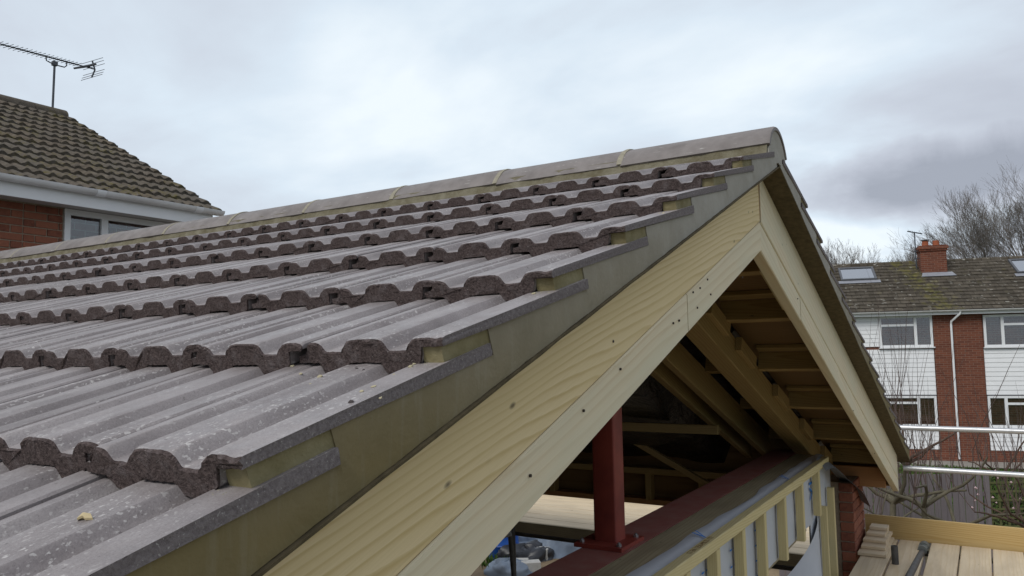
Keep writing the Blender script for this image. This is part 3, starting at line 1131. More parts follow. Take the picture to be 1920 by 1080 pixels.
# sheathing over the ladder, black underlay over the rafters
for side in (0, 1):
    P = Lp if side == 0 else Rp
    mb = MB()
    a, c = -2.35, s_at(YA, -0.078)
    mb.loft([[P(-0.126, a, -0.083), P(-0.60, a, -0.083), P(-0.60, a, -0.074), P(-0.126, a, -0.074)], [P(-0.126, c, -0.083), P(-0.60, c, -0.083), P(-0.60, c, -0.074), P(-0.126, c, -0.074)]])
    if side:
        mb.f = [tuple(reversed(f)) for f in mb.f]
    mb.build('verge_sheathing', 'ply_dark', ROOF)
    mb = MB()
    rings = []
    for i in range(61):
        x = -0.602 - 6.6*i/60
        rg = []
        for jx in range(41):
            s = -2.48 + (c+2.48)*jx/40
            h = (-0.125 if x > -1.14 else -0.125-0.265*min(1, (-1.14-x)/0.12)) + 0.035*noise.noise(Vector((x*2.5, s*1.5, side))) + 0.012*noise.noise(Vector((x*8, s*5, side)))
            rg.append(P(x, s, h))
        rings.append(rg)
    mb.loft(rings, cap=False, closed=False)
    mb.build('underlay', 'black_film', ROOF, smooth=80)
# eaves fascia on the right, purlins, brace
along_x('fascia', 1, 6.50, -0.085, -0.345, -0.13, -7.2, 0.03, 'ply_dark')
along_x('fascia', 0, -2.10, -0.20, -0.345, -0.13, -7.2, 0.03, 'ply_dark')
plank('purlin', (-0.93, 4.47, -0.445), (-7.2, 4.47, -0.445), (0, 1, 0), 0.05, 0.06, 'pine_joist', ROOF)
plank('purlin', (-0.63, 0.09, -0.40), (-7.2, 0.09, -0.40), (0, 1, 0), 0.07, 0.13, 'pine_joist', ROOF)
plank('brace', (-2.60, 5.3, -0.28), (-1.25, 5.3, -0.97), (0, 1, 0), 0.045, 0.045, 'pine_joist', ROOF)
# soffit edge beam under the eaves seen below the ladder
plank('eaves_board', (-0.14, 6.30, -0.97), (-0.95, 6.30, -0.97), (0, 1, 0), 0.04, 0.16, 'pine_end', ROOF)

SW = thing('added_side_wall', 'unseen brick side wall added under the near eaves to darken the interior', 'wall', (-3.9, -1.4, GZ))  # out of view, added to keep side light out of the roof interior
mb = MB()
mb.box((-7.25, -1.55, GZ), (-0.62, -1.28, -0.92))
mb.build('brickwork', 'brick_wall', SW)
mb = MB()
mb.box((-7.25, -1.53, GZ), (-0.64, -1.30, -0.60))
mb.build('wall_plate', 'plate_timber', SW)
# ------------------------------------------------------------------ steel frame
BZ = -0.70
ST = thing('steel_frame', 'red primed steel beam with square post bolted on top', 'steel frame', (-0.74, YA, BZ-0.2))
mb = MB()
prof = [(-0.835, BZ), (-0.645, BZ), (-0.645, BZ-0.014), (-0.733, BZ-0.014), (-0.733, BZ-0.186), (-0.645, BZ-0.186), (-0.645, BZ-0.2), (-0.835, BZ-0.2), (-0.835, BZ-0.186), (-0.747, BZ-0.186), (-0.747, BZ-0.014), (-0.835, BZ-0.014)]
mb.loft([[Vector((x, y, z)) for x, z in prof] for y in (-2.0, 0, 2, 4, 5.62)])
mb.build('beam', 'red_primer_dusty', ST)
mb = MB()
hw, c = 0.05, 0.008
sec = []
for cx_, cy_, a0 in ((hw-c, hw-c, 0), (-hw+c, hw-c, 90), (-hw+c, -hw+c, 180), (hw-c, -hw+c, 270)):
    for q in (0, 30, 60, 90):
        a = math.radians(a0+q)
        sec.append((cx_+c*math.cos(a), cy_+c*math.sin(a)))
PX, PY = -0.765, 2.365
mb.loft([[Vector((PX+x, PY+y, z)) for x, y in sec] for z in (BZ+0.016, 0.0, 0.62)])
mb.build('post', 'red_primer', ST, smooth=40)
bp = MB()
bp.box((PX-0.105, PY-0.125, BZ+0.0005), (PX+0.105, PY+0.11, BZ+0.016))
bpo = bp.build('base_plate', 'red_primer', ST)
for sx_ in (-1, 1):
    for sy_ in (-1, 1):
        mb = MB()
        o = Vector((PX+sx_*0.082, PY+sy_*0.088-0.008, BZ+0.016))
        mb.loft([[o + Vector((0.011*math.cos(i*math.pi/3), 0.011*math.sin(i*math.pi/3), z)) for i in range(6)] for z in (0, 0.009)])
        mb.loft([[o + Vector((0.006*math.cos(i*math.pi/4), 0.006*math.sin(i*math.pi/4), z)) for i in range(8)] for z in (0.009, 0.015)])
        mb.build('bolt', 'bolt_steel', ST)

# ------------------------------------------------------------------ timber front wall under the gable
WL = thing('timber_wall', 'timber gable wall with grey membrane and pale battens', 'wall', (-0.45, 3.6, -1.6))
plank('wall_plate', (-0.565, -2.0, BZ-0.022), (-0.565, 5.40, BZ-0.022), (1, 0, 0), 0.152, 0.045, 'plate_timber', WL)
plank('wall_plate', (-0.555, -2.0, BZ-0.075), (-0.555, 5.40, BZ-0.075), (1, 0, 0), 0.168, 0.055, 'plate_timber', WL)
# membrane: drapes over the plate edge and hangs down the face, opening cut out below
mb = MB()
def openz(y):
    return -1.08 if y < 4.86 else -2.6
rings = []
ys = [-1.9 + 7.33*i/120 for i in range(121)]
for y in ys:
    w1 = 0.012*noise.noise(Vector((y*4, 0, 0))) + 0.02*noise.noise(Vector((y*1.3, 5, 0)))
    cr = 0.0035*noise.noise(Vector((y*11, 2, 0)))
    zb = openz(y)
    rg = [Vector((-0.512+w1*1.5, y, BZ+0.0025)), Vector((-0.490+w1*0.6, y, BZ+0.006)), Vector((-0.466, y, BZ+0.004)), Vector((-0.446, y, BZ-0.006))]
    for q in range(1, 9):
        z = BZ-0.005 + (zb-(BZ-0.005))*q/8
        rg.append(Vector((-0.4445 + cr*min(1, q/3) + 0.003*noise.noise(Vector((y*5, z*6, 8))), y, z)))
    rings.append(rg)
mb.loft(rings, cap=False, closed=False)
MEM = mb.build('membrane', 'membrane', WL, smooth=60)
# loose corner of the membrane curling out of the opening
mb = MB()
rings = []
for i in range(25):
    f = i/24
    rg = []
    for k in range(15):
        g = k/14
        y = 5.06 - 0.62*f - 0.05*math.sin(g*4)*f
        zt_ = -1.04 - 0.42*f**1.4
        z = zt_ + (-2.3-zt_)*g
        xx = -0.440 + 0.13*math.sin(f*math.pi*0.9)*(0.4+0.6*g) - 0.22*f*f*(1-0.4*g)
        rg.append(Vector((xx, y, z)))
    rings.append(rg)
mb.loft(rings, cap=False, closed=False)
mb.build('loose_membrane', 'membrane', WL, smooth=80)
# top batten and upright battens
XBF = -0.385
plank('batten', (XBF-0.022, -1.9, BZ-0.012), (XBF-0.022, 5.26, BZ-0.012), (1, 0, 0), 0.044, 0.05, 'pine_batten', WL)
for y in (1.48, 1.86, 2.24, 2.62, 3.02, 3.42, 3.88, 4.36, 4.90):
    plank('batten', (XBF-0.026, y, BZ-0.039), (XBF-0.026, y, -1.08 if y < 4.7 else -1.03), (1, 0, 0), 0.046, 0.045, 'pine_batten', WL)
plank('batten', (XBF-0.026, 5.42, -0.93), (XBF-0.026, 5.42, -3.0), (1, 0, 0), 0.046, 0.05, 'pine_batten', WL)
plank('batten', (XBF-0.026, 5.12, -1.01), (XBF-0.026, 5.12, -3.0), (1, 0, 0), 0.046, 0.04, 'pine_batten', WL)
# side strip of membrane behind the long battens
mb = MB()
mb.box((-0.462, 4.86, -3.6), (-0.456, 5.70, -0.80))
mb.build('membrane', 'membrane', WL)
# lintel and dark lining inside the opening
plank('lintel', (-0.56, -1.9, -1.11), (-0.56, 4.86, -1.11), (1, 0, 0), 0.16, 0.05, 'plate_timber', WL)


def text(body, size, M_, m, parent, name='printed_text', sx=1.0):
    cu = bpy.data.curves.new('t', 'FONT')
    cu.body = body
    cu.size = size
    cu.extrude = 0.0003
    cu.align_x = 'CENTER'
    cu.align_y = 'CENTER'
    tmp = bpy.data.objects.new('tmp_text', cu)
    COL.objects.link(tmp)
    dg = bpy.context.evaluated_depsgraph_get()
    me = bpy.data.meshes.new_from_object(tmp.evaluated_get(dg))
    bpy.data.objects.remove(tmp)
    me.materials.clear()
    me.materials.append(M[m])
    return obj(name, me, M_ @ Matrix.Diagonal(Vector((sx, 1, 1, 1))), parent)


def facex(x, y, z, roll=0.0):
    return frame((x, y, z), Vector((0, 1, 0)), Vector((0, 0, 1)), Vector((1, 0, 0))) @ Matrix.Rotation(roll, 4, 'Z')


for y in (2.62, 4.24):
    text('V', 0.085, frame((-0.462, y, BZ+0.011), Vector((0, 1, 0)), Vector((-0.93, 0, 0.36)), Vector((0.36, 0, 0.93))), 'blue_print', MEM)
text('DIV', 0.19, facex(-0.4368, 4.46, -0.93, math.radians(90)), 'blue_print', MEM, sx=1.0)
text('DI', 0.15, facex(-0.4368, 4.00, -0.86, math.radians(90)), 'blue_print', MEM)
text('VI', 0.15, facex(-0.4368, 4.86, -0.86, math.radians(90)), 'blue_print', MEM)
text('D', 0.18, facex(-0.4368, 5.40, -1.35, math.radians(90)), 'blue_print', MEM)
text('N', 0.09, facex(-0.4368, 3.08, -1.02, 0), 'blue_print', MEM)
text('V', 0.09, facex(-0.4368, 3.52, -0.80, 0), 'blue_print', MEM)
for yy in (1.85, 2.25, 2.65, 3.06, 3.50):
    for q in range(4):
        mb = MB()
        for g in range(4):
            y0 = yy - 0.11 + g*0.058
            z0 = -0.83 - q*0.075
            mb.box((-0.4380, y0, z0), (-0.4370, y0+0.030, z0+0.007))
        mb.build('printed_dash', 'blue_print', MEM)
text('17 EN 1250-M0.27-177', 0.032, frame((XBF-0.022, 2.45, BZ+0.0136), Vector((0, 1, 0)), Vector((-1, 0, 0)), Vector((0, 0, 1))), 'faint_stamp', WL, 'stamp')

# loose strip of damp-proof sheet hanging at the wall corner
mb = MB()
rings = []
for i in range(22):
    f = i/21
    y = 5.02 + 1.30*f
    z = -0.70 - 0.10*f - 0.62*f*f*0.6 + 0.02*math.sin(f*9)
    wdt = 0.10*(0.5+0.7*f)
    rings.append([Vector((-0.40+0.02*f-wdt*0.6, y, z+0.02)), Vector((-0.40+0.05*f, y, z-0.012*math.sin(f*6))), Vector((-0.39+0.06*f+wdt*0.6, y-0.03, z-0.05))])
mb.loft(rings, cap=False, closed=False)
tag(mb.build('damp_proof_strip', 'lead_flap', smooth=80), 'grey plastic strip dangling from the corner of the timber wall', 'strip')

# ------------------------------------------------------------------ brick pier
def brick_mesh(l, w_, h, seed):
    mb = MB()
    rn = random.Random(seed)
    c = 0.003
    mb.box((0, 0, 0), (l, w_, h))
    me = mb.mesh('brick', 'brick')
    bm = bmesh.new()
    bm.from_mesh(me)
    bmesh.ops.bevel(bm, geom=bm.edges[:], offset=0.004, segments=1, affect='EDGES')
    for v_ in bm.verts:
        v_.co += Vector((rn.uniform(-1, 1), rn.uniform(-1, 1), rn.uniform(-1, 1)))*0.0012
    bm.to_mesh(me)
    bm.free()
    return me


PIER = thing('brick_pier', 'red brick pier under the eaves at the end of the timber wall', 'pier', (-0.46, 6.2, GZ))
px0, px1, py0, py1 = -0.60, -0.33, 5.90, 6.46
mb = MB()
mb.box((px0+0.012, py0+0.012, GZ), (px1-0.012, py1-0.012, -0.97))
mb.build('mortar_core', 'brick_joint', PIER)
bmf = [brick_mesh(0.215, 0.1025, 0.065, i) for i in range(3)]
bmh = [brick_mesh(0.1025, 0.1025, 0.065, 10+i) for i in range(2)]
z = -0.97-0.068
row = 0
while z > -2.55:
    y = py0
    first = row % 2
    while y < py1-0.03:
        l = 0.1025 if (first and y == py0) else 0.215
        l = min(l, py1-y)
        me = random.choice(bmf if l > 0.15 else bmh)
        sc = l/(0.215 if l > 0.15 else 0.1025)
        for xx in (px1-0.1025, px0):
            Mx = frame((xx+0.1025+rnd(-.001, .001), y, z), Vector((0, 1, 0)), Vector((-1, 0, 0)), Vector((0, 0, 1))) @ Matrix.Diagonal(Vector((sc, 1, 1, 1)))
            if xx == px0 and y > py0+0.2:
                continue
            obj('brick', me, Mx, PIER)
        y += l+0.010
    z -= 0.075
    row += 1
mb = MB()
mb.box((px0, py0, GZ), (px1, py1, z+0.065))
tag(mb.build('lower_brickwork', 'brick_wall', PIER), kind='stuff')

# ------------------------------------------------------------------ scaffold lifts
def tube_obj(name, a, b_, m, parent=None, r=0.0215, n=16):
    mb = MB()
    a, b_ = Vector(a), Vector(b_)
    d = (b_-a).normalized()
    o = d.orthogonal().normalized()
    p = d.cross(o)
    R0 = [(r, 0), (r-0.004, 0)]
    ring = lambda c, rr: [c + (o*math.cos(2*math.pi*i/n) + p*math.sin(2*math.pi*i/n))*rr for i in range(n)]
    mb.loft([ring(a+d*0.05, r-0.004), ring(a, r-0.004), ring(a, r), ring(b_, r), ring(b_, r-0.004), ring(b_-d*0.05, r-0.004)], cap=True)
    return mb.build(name, m, parent, smooth=50)


DZ = -1.505
SCF = thing('scaffold_lift', 'scaffold lift of pale boards with toe board and galvanised guard rails', 'scaffold', (0.4, 5.0, DZ-0.1))
xs = -0.33
i = 0
for x0, ye in ((-0.30, 6.555), (-0.085, 6.555), (0.145, 6.545), (0.355, 6.55), (0.565, 6.54), (0.775, 6.55), (0.985, 6.55)):
    plank('board', (x0+0.1, 1.2, DZ-0.017+rnd(-.002, .002)), (x0+0.1, ye, DZ-0.017+rnd(-.002, .002)), (1, 0, 0), 0.200, 0.034, 'scaffold_board', SCF, bev=0.005)
plank('toe_board', (-0.345, 6.60, DZ+0.083), (2.2, 6.60, DZ+0.068), (0, 0, 1), 0.185, 0.032, 'toe_board', SCF, bev=0.004)
tube_obj('guard_rail', (-0.62, 6.68, -0.605), (2.6, 6.68, -0.60), 'galvanised', SCF)
tube_obj('guard_rail', (-0.035, 6.64, -0.935), (2.6, 6.64, -0.94), 'galvanised', SCF)
tube_obj('standard', (2.3, 6.72, GZ+0.06), (2.3, 6.72, 0.1), 'galvanised', SCF)
tube_obj('ledger', (-0.5, 6.42, DZ-0.06), (2.5, 6.42, DZ-0.06), 'tube_dark', SCF)
tube_obj('ledger', (-0.5, 2.4, DZ-0.06), (2.5, 2.4, DZ-0.06), 'tube_dark', SCF)
tube_obj('ledger', (-0.5, 4.4, DZ-0.06), (2.5, 4.4, DZ-0.06), 'tube_dark', SCF)
# tube ends and coupler rising between two boards
tube_obj('transom', (0.105, 6.50, DZ-0.02), (0.055, 5.0, DZ+0.02), 'tube_dark', SCF, r=0.024)
mb = MB()
mb.tube([(0.103, 6.44, DZ+0.0), (0.100, 6.36, DZ+0.002)], 0.036, 14)
mb.tube([(0.100, 6.30, DZ+0.0), (0.098, 6.25, DZ+0.002)], 0.033, 14)
mb.box((0.07, 6.26, DZ-0.01), (0.13, 6.42, DZ+0.022))
mb.build('coupler', 'coupler', SCF, smooth=40)
tube_obj('standard', (-0.045, 5.75, GZ+0.06), (-0.045, 5.75, DZ+0.13), 'tube_dark', SCF, r=0.024)

# offcut stack lying on the lift beside the pier
OFFL = ['widest bottom board of the offcut stack beside the brick pier', 'board offcut directly on the bottom one of the stack by the pier', 'middle board offcut of the stack by the brick pier', 'board offcut just below the top one of the stack by the pier', 'narrowest top board of the offcut stack beside the brick pier']
for i in range(5):
    wd = 0.62 - 0.12*i
    z = DZ + 0.013 + 0.0245*i
    a = -0.315 + 0.008*i
    o = plank('timber_offcut', (a, 6.50-wd/2, z), (-0.115-0.012*i+rnd(-.015, .015), 6.50-wd/2+rnd(-.006, .006), z), (0, 1, 0), wd, 0.0235, 'scaffold_board', None)
    tag(o, OFFL[i], 'offcut', 'board offcuts stacked beside the pier')

# second lift along the far eaves, seen under the roof
SC2 = thing('scaffold_lift', 'scaffold lift of clean boards along the far eaves seen under the roof', 'scaffold', (-4, 8.2, -2.0))
D2 = -1.92
for i in range(7):
    y = 7.40 + 0.228*i
    plank('board', (-8.5, y, D2), (-0.9, y, D2+rnd(-.003, .003)), (0, 1, 0), 0.218, 0.038, 'scaffold_board', SC2, bev=0.005)
plank('toe_board', (-8.5, 9.05, D2+0.13), (-1.2, 9.05, D2+0.13), (0, 0, 1), 0.225, 0.038, 'scaffold_board', SC2)
plank('board', (-8.5, 7.255, D2-0.035), (-0.9, 7.255, D2-0.035), (0, 0, 1), 0.12, 0.034, 'plate_timber', SC2)
tube_obj('ledger', (-8.5, 7.31, D2-0.13), (-1.0, 7.31, D2-0.13), 'tube_dark', SC2, r=0.030)
tube_obj('ledger', (-8.5, 8.9, D2-0.10), (-1.0, 8.9, D2-0.10), 'tube_dark', SC2, r=0.025)
tube_obj('standard', (-4.23, 7.23, GZ+0.04), (-4.25, 7.23, D2+0.03), 'tube_dark', SC2, r=0.032)
tube_obj('standard', (-4.10, 7.18, GZ+0.04), (-4.25, 7.16, D2-0.02), 'tube_dark', SC2, r=0.028)
tube_obj('brace', (-4.72, 6.65, D2-0.22), (-6.3, 6.4, -4.3), 'tube_dark', SC2, r=0.032)
c0, c1 = Vector((-4.15, 7.03, D2-0.06)), Vector((-4.80, 6.72, D2-0.26))
tube_obj('brace', c0, c1, 'galvanised', SC2, r=0.036)
cap = MB()
d = (c1-c0).normalized()
cap.tube([c1-d*0.01, c1+d*0.025], 0.039, 14)
cap.build('end_cap', 'red_cap', SC2, smooth=40)
tube_obj('brace', (-5.35, 6.53, -2.84), (-4.85, 6.4, -4.2), 'tube_dark', SC2, r=0.03)

# far eaves wall: plate with studs
EW = thing('eaves_wall', 'dark timber stud plate below the far rafters inside the roof', 'wall frame', (-3, 5.62, -1.1))
plank('plate', (-6.8, 5.62, -0.93), (-0.85, 5.62, -0.93), (0, 1, 0), 0.10, 0.05, 'pine_joist', EW)
plank('plate', (-6.8, 5.66, -1.19), (-0.85, 5.66, -1.19), (0, 1, 0), 0.12, 0.045, 'pine_end', EW)
for i in range(12):
    x = -1.42-0.46*i
    plank('stud', (x, 5.62, -1.17), (x, 5.62, -0.955), (1, 0, 0), 0.05, 0.09, 'pine_joist', EW)
mb = MB()
mb.box((-6.8, 5.70, -1.165), (-0.60, 5.715, -0.45))
mb.build('panel', 'ply_dark', EW)
# ------------------------------------------------------------------ brick house at the back of the extension
HX = -7.30                   # its wall facing the camera
HE, HEZ = -6.93, 1.755       # eaves edge
HRX, HRZ = -10.28, 3.53      # ridge
HY0, HY1 = -7.0, 5.20
HOUSE = thing('brick_house', 'red brick house with mossy brown tiled roof and white gutter', 'house', (-10.3, -1.0, GZ))
mb = MB()
mb.box((HX-6.0, HY0+0.1, GZ-0.1), (HX-0.02, HY1-0.22, 1.60))
HW = mb.build('wall', 'brick_wall', HOUSE)
# visible brickwork, brick by brick
zt = 1.615
row = 0
bm_l = [brick_mesh(0.215, 0.03, 0.065, 50+i) for i in range(4)]
bm_s = [brick_mesh(0.1025, 0.03, 0.065, 60+i) for i in range(3)]
mb = MB()
mb.box((HX-0.02, 2.86, 0.55), (HX-0.006, 3.60, 1.632))
mb.build('mortar_bed', 'brick_joint', HOUSE)
z = zt - 0.065
while z > 0.6:
    y = 2.88
    i = 0
    pat = [0.215, 0.1025, 0.215, 0.215] if row % 2 else [0.1025, 0.215, 0.1025, 0.215, 0.1025]
    while y < 3.575:
        l = min(pat[i % len(pat)], 3.585-y)
        i += 1
        if l > 0.03:
            big = l > 0.15
            me = random.choice(bm_l if big else bm_s)
            obj('brick', me, frame((HX+0.004+rnd(-.0015, .0015), y, z), Vector((0, 1, 0)), Vector((-1, 0, 0)), Vector((0, 0, 1))) @ Matrix.Diagonal(Vector((l/(0.215 if big else 0.1025), 1, 1, 1))), HOUSE)
        y += l+0.010
    z -= 0.0755
    row += 1


def window(parent, O, ex, n, w_, h, mullions, transoms, fm='white_upvc', back='room_dark', deep=0.05, fw=0.055, openlights=(), glass='glass', sill=True):
    """O: lower left corner, ex: unit along the wall, n: outward normal. mullions: x positions, transoms: list of (x0,x1,z)"""
    ez = Vector((0, 0, 1))
    F = frame(O, ex, -n, ez)
    mb = MB()
    for a, b_ in (((0, 0, 0), (w_, deep, fw)), ((0, 0, h-fw), (w_, deep, h)), ((0, 0, fw), (fw, deep, h-fw)), ((w_-fw, 0, fw), (w_, deep, h-fw))):
        mb.box(a, b_, 0, F)
    for x in mullions:
        mb.box((x-fw*0.6, 0.002, fw), (x+fw*0.6, deep-0.002, h-fw), 0, F)
    for x0, x1, z_ in transoms:
        mb.box((x0, 0.004, z_-fw*0.5), (x1, deep-0.004, z_+fw*0.5), 0, F)
    wo_ = mb.build('window', fm, parent)
    mb = MB()
    mb.box((fw*0.8, deep*0.45, fw*0.8), (w_-fw*0.8, deep*0.55, h-fw*0.8), 0, F)
    mb.build('pane', glass, wo_)
    mb = MB()
    mb.box((0.01, deep+0.25, 0.01), (w_-0.01, deep+0.27, h-0.01), 0, F)
    mb.build('room', back, wo_)
    if sill:
        mb = MB()
        mb.box((-0.04, -0.06, -0.04), (w_+0.04, deep, -0.002), 0, F)
        mb.build('sill', fm, wo_)
    return wo_, F


EY = Vector((0, 1, 0))
EXv = Vector((1, 0, 0))
window(HOUSE, Vector((HX+0.02, 3.60, 0.55)), EY, EXv, 1.30, 1.075, [0.42], [], deep=0.06, fw=0.06, back='curtain')
window(HOUSE, Vector((HX+0.02, 1.55, 0.55)), EY, EXv, 1.325, 1.07, [0.66], [], deep=0.06, fw=0.055, back='curtain')
mb = MB()
mb.box((HX-0.01, HY0, 1.632), (HE-0.04, HY1-0.10, 1.648))
mb.build('soffit', 'soffit_white', HOUSE)
mb = MB()
mb.box((HE-0.04, HY0, 1.60), (HE-0.015, HY1-0.10, 1.785))
mb.build('fascia', 'white_upvc', HOUSE)
# half round gutter with joint brackets
mb = MB()
rings = []
for y in (HY0, -2, 2, HY1-0.02):
    rr1, rr2 = 0.056, 0.051
    cx_, cz_ = HE+0.045, 1.775
    rings.append([Vector((cx_+rr1*math.cos(a), y, cz_+rr1*math.sin(a))) for a in [math.pi+math.pi*i/12 for i in range(13)]] + [Vector((cx_+rr2*math.cos(a), y, cz_+rr2*math.sin(a))) for a in [2*math.pi-math.pi*i/12 for i in range(13)]])
mb.loft(rings)
GUT = mb.build('gutter', 'gutter_white', HOUSE, smooth=50)
for y in (3.72, 4.85, 2.6, 1.5):
    mb = MB()
    rings = []
    for yy in (y-0.045, y+0.045):
        rings.append([Vector((cx_+0.060*math.cos(a), yy, cz_+0.060*math.sin(a))) for a in [math.pi+math.pi*i/12 for i in range(13)]] + [Vector((cx_+0.0565*math.cos(a), yy, cz_+0.0565*math.sin(a))) for a in [2*math.pi-math.pi*i/12 for i in range(13)]])
    mb.loft(rings)
    mb.build('gutter_joint', 'white_upvc', GUT, smooth=50)
# roof slopes
hp = math.atan2(HRZ-HEZ-0.04, HE-HRX)
hl = math.hypot(HRZ-HEZ-0.04, HE-HRX)
HT = Vector((-math.cos(hp), 0, math.sin(hp)))
HN = Vector((math.sin(hp), 0, math.cos(hp)))
mb = MB()
zoff = -0.02
a_ = Vector((HE, 0, HEZ)) + HN*(-0.03)
mb.add([(a_.x, HY0, a_.z), (a_.x, HY1-0.03, a_.z), (HRX, HY1-0.03, HRZ-0.07), (HRX, HY0, HRZ-0.07), (2*HRX-a_.x, HY0, a_.z), (2*HRX-a_.x, HY1-0.03, a_.z)], [(0, 1, 2, 3), (3, 2, 5, 4)])
HR = mb.build('roof', 'old_tile', HOUSE)
mb = MB()
mb.add([(a_.x-0.15, HY1-0.24, 1.55), (HRX, HY1-0.24, HRZ-0.09), (2*HRX-a_.x+0.15, HY1-0.24, 1.55)], [(0, 1, 2)])
mb.build('gable', 'brick_wall', HOUSE)


def old_tile_mesh(seed, wd=0.252, ln=0.36, th=0.040, n=16):
    rn = random.Random(seed)
    mb = MB()
    rings = []
    for s in (0.0, 0.02, ln):
        top, bot = [], []
        for i in range(n+1):
            u = wd*i/n
            ph = (i/n*2) % 1.0
            hgt = 0.027*max(0.0, math.cos((ph-0.5)*2*math.pi*0.62))**1.3
            jz = (0.004*rn.uniform(-1, 1) if s < 0.01 else 0)
            top.append(Vector((u, s+(0.006*rn.uniform(-1, 1) if s < 0.01 else 0), hgt+jz - (0.005 if s < 0.01 else 0))))
            bot.append(Vector((u, s, -th + (hgt*0.9 if s < ln else 0))))
        rings.append(top+list(reversed(bot)))
    mb.loft(rings)
    mb.f = [tuple(reversed(f)) for f in mb.f]
    return mb.mesh('roof_tile', 'old_tile', smooth=45)


otm = [old_tile_mesh(700+i) for i in range(6)]
HG = hl/14.0
ntile = 0
hrest = MB()
for r_ in range(14):
    for c_ in range(48):
        y = HY1 - 0.25*(c_+1)
        o = Vector((HE+0.045, y, HEZ)) + HT*(HG*r_) + HN*0.026
        tl = math.atan2(0.040, HG)
        yy = HT*math.cos(tl) - HN*math.sin(tl)
        zz_ = HT*math.sin(tl) + HN*math.cos(tl)
        Mx = frame(o, Vector((0, 1, 0)), yy, zz_) @ Matrix.Translation(Vector((rnd(-.004, .004), rnd(-.010, .010), rnd(0, .005)))) @ Matrix.Rotation(rnd(-.012, .012), 4, 'Z')
        if any(inview(Mx @ Vector(p), 0.06) for p in ((0, 0, 0), (.25, .2, 0))):
            obj('roof_tile', random.choice(otm), Mx, HR)
            ntile += 1
        elif c_ < 40:
            me = otm[0]
            vs = [Mx @ q.co for q in me.vertices]
            hrest.add(vs, [tuple(p.vertices) for p in me.polygons])
print('house tiles', ntile)
tag(hrest.build('tile_course', 'old_tile', HR), kind='stuff')
# ridge tiles
mb = MB()
rings = []
for xx in (0, -0.44):
    rings.append([Vector((0.13*math.cos(a), xx, 0.115*math.sin(a)*(1 if math.sin(a) > 0 else 0.2))) for a in [math.pi*i/12 for i in range(13)]])
mb.loft(rings)
orm = mb.mesh('ridge_tile', 'old_tile', smooth=50)
for i in range(27):
    obj('ridge_tile', orm, Matrix.Translation(Vector((HRX, HY1-0.05-0.445*i, HRZ-0.055+rnd(-.004, .004)))), HR)

# ------------------------------------------------------------------ tv aerial
AX = -10.28
AER = thing('tv_aerial', 'long black yagi television aerial on a thin mast above the mossy ridge', 'aerial', (AX, 5.0, 3.56))
ap = lambda px, py: None


def pix(px, py, X):
    d = CD + CR*((px-960)/FPX) - CU*((py-540)/FPX)
    return CAMP + d*((X-CAMP.x)/d.x)


mb = MB()
m0, m1 = pix(98, 214, AX), pix(102.5, 118, AX)
mb.tube([m0 - Vector((0, 0, 0.1)), m1], 0.0155, 10)
mb.build('mast', 'aerial_metal', AER, smooth=50)
b0, b1 = pix(-95, 57, AX), pix(178, 130, AX)
mb = MB()
mb.tube([b0, b1], 0.0095, 8)
BOOM = mb.build('boom', 'aerial_metal', AER, smooth=50)
bd = (b1-b0)
# the elements lie square to the boom, horizontally
for i in range(26):
    f = 0.02 + 0.84*(i/25)**0.86
    c = b0 + bd*f
    hl_ = 0.075 + 0.02*(1-f)
    ed = Vector((0.92, 0.28, 0.14)).normalized()
    mb = MB()
    mb.tube([c-ed*hl_, c+ed*hl_], 0.0042, 5)
    mb.tube([c+Vector((0, 0, .012)), c-Vector((0, 0, .012))], 0.010, 6)
    mb.build('director', 'aerial_metal', AER)
mb = MB()
k0, k1 = pix(86, 104, AX), pix(125, 116, AX)
mb.tube([k0, k0+Vector((0, 0.01, -0.07)), pix(90, 115, AX), pix(101, 121, AX), pix(121, 126, AX), pix(125, 123, AX), k1], 0.0085, 8)
mb.box(tuple(m1-Vector((.03, .03, .04))), tuple(m1+Vector((.03, .03, .02))))
mb.build('cradle', 'aerial_metal', AER, smooth=50)
# reflector: two bent arms with rods, dipole box
for pa, pb in (((178, 131), (173, 114)), ((178, 131), (172, 145))):
    a_, c_ = pix(*pa, AX), pix(*pb, AX)
    mb = MB()
    mb.tube([a_, c_], 0.0115, 6)
    arm = mb.build('reflector_arm', 'aerial_metal', AER)
    for q in (0.35, 0.7, 1.0):
        c = a_ + (c_-a_)*q
        ed = Vector((0.88, 0.42, 0.22)).normalized()
        mb = MB()
        mb.tube([c-ed*0.17, c+ed*0.17], 0.004, 5)
        mb.build('rod', 'aerial_metal', arm)
mb = MB()
c = pix(163, 124, AX)
mb.tube([c+Vector((-0.16, -0.10, -0.03)), c+Vector((0, 0.0, 0.0)), c+Vector((0.1, 0.08, 0.035))], [0.014, 0.02, 0.014], 6)
mb.tube([c, b1], 0.008, 6)
mb.build('dipole', 'aerial_metal', AER)

# ------------------------------------------------------------------ terrace across the gardens
e_ = Vector((0.969, 0.247, 0)).normalized()
n_ = Vector((e_.y, -e_.x, 0))
T0 = Vector((-0.5, 29.6, GZ))
UPZ = Vector((0, 0, 1))
TF = frame(T0, e_, -n_, UPZ)          # local: x along the facade, y into the house, z up
TER = thing('terrace_house', 'two storey terrace with brown tiled roof, white boarding and brick piers', 'house', tuple(T0))


def tl(x, y, z):
    return TF @ Vector((x, y, z - GZ))


def tbox(name, a, b_, m, parent=TER):
    mb = MB()
    mb.box((a[0], a[1], a[2]-GZ), (b_[0], b_[1], b_[2]-GZ))
    return mb.build(name, m, parent, TF)


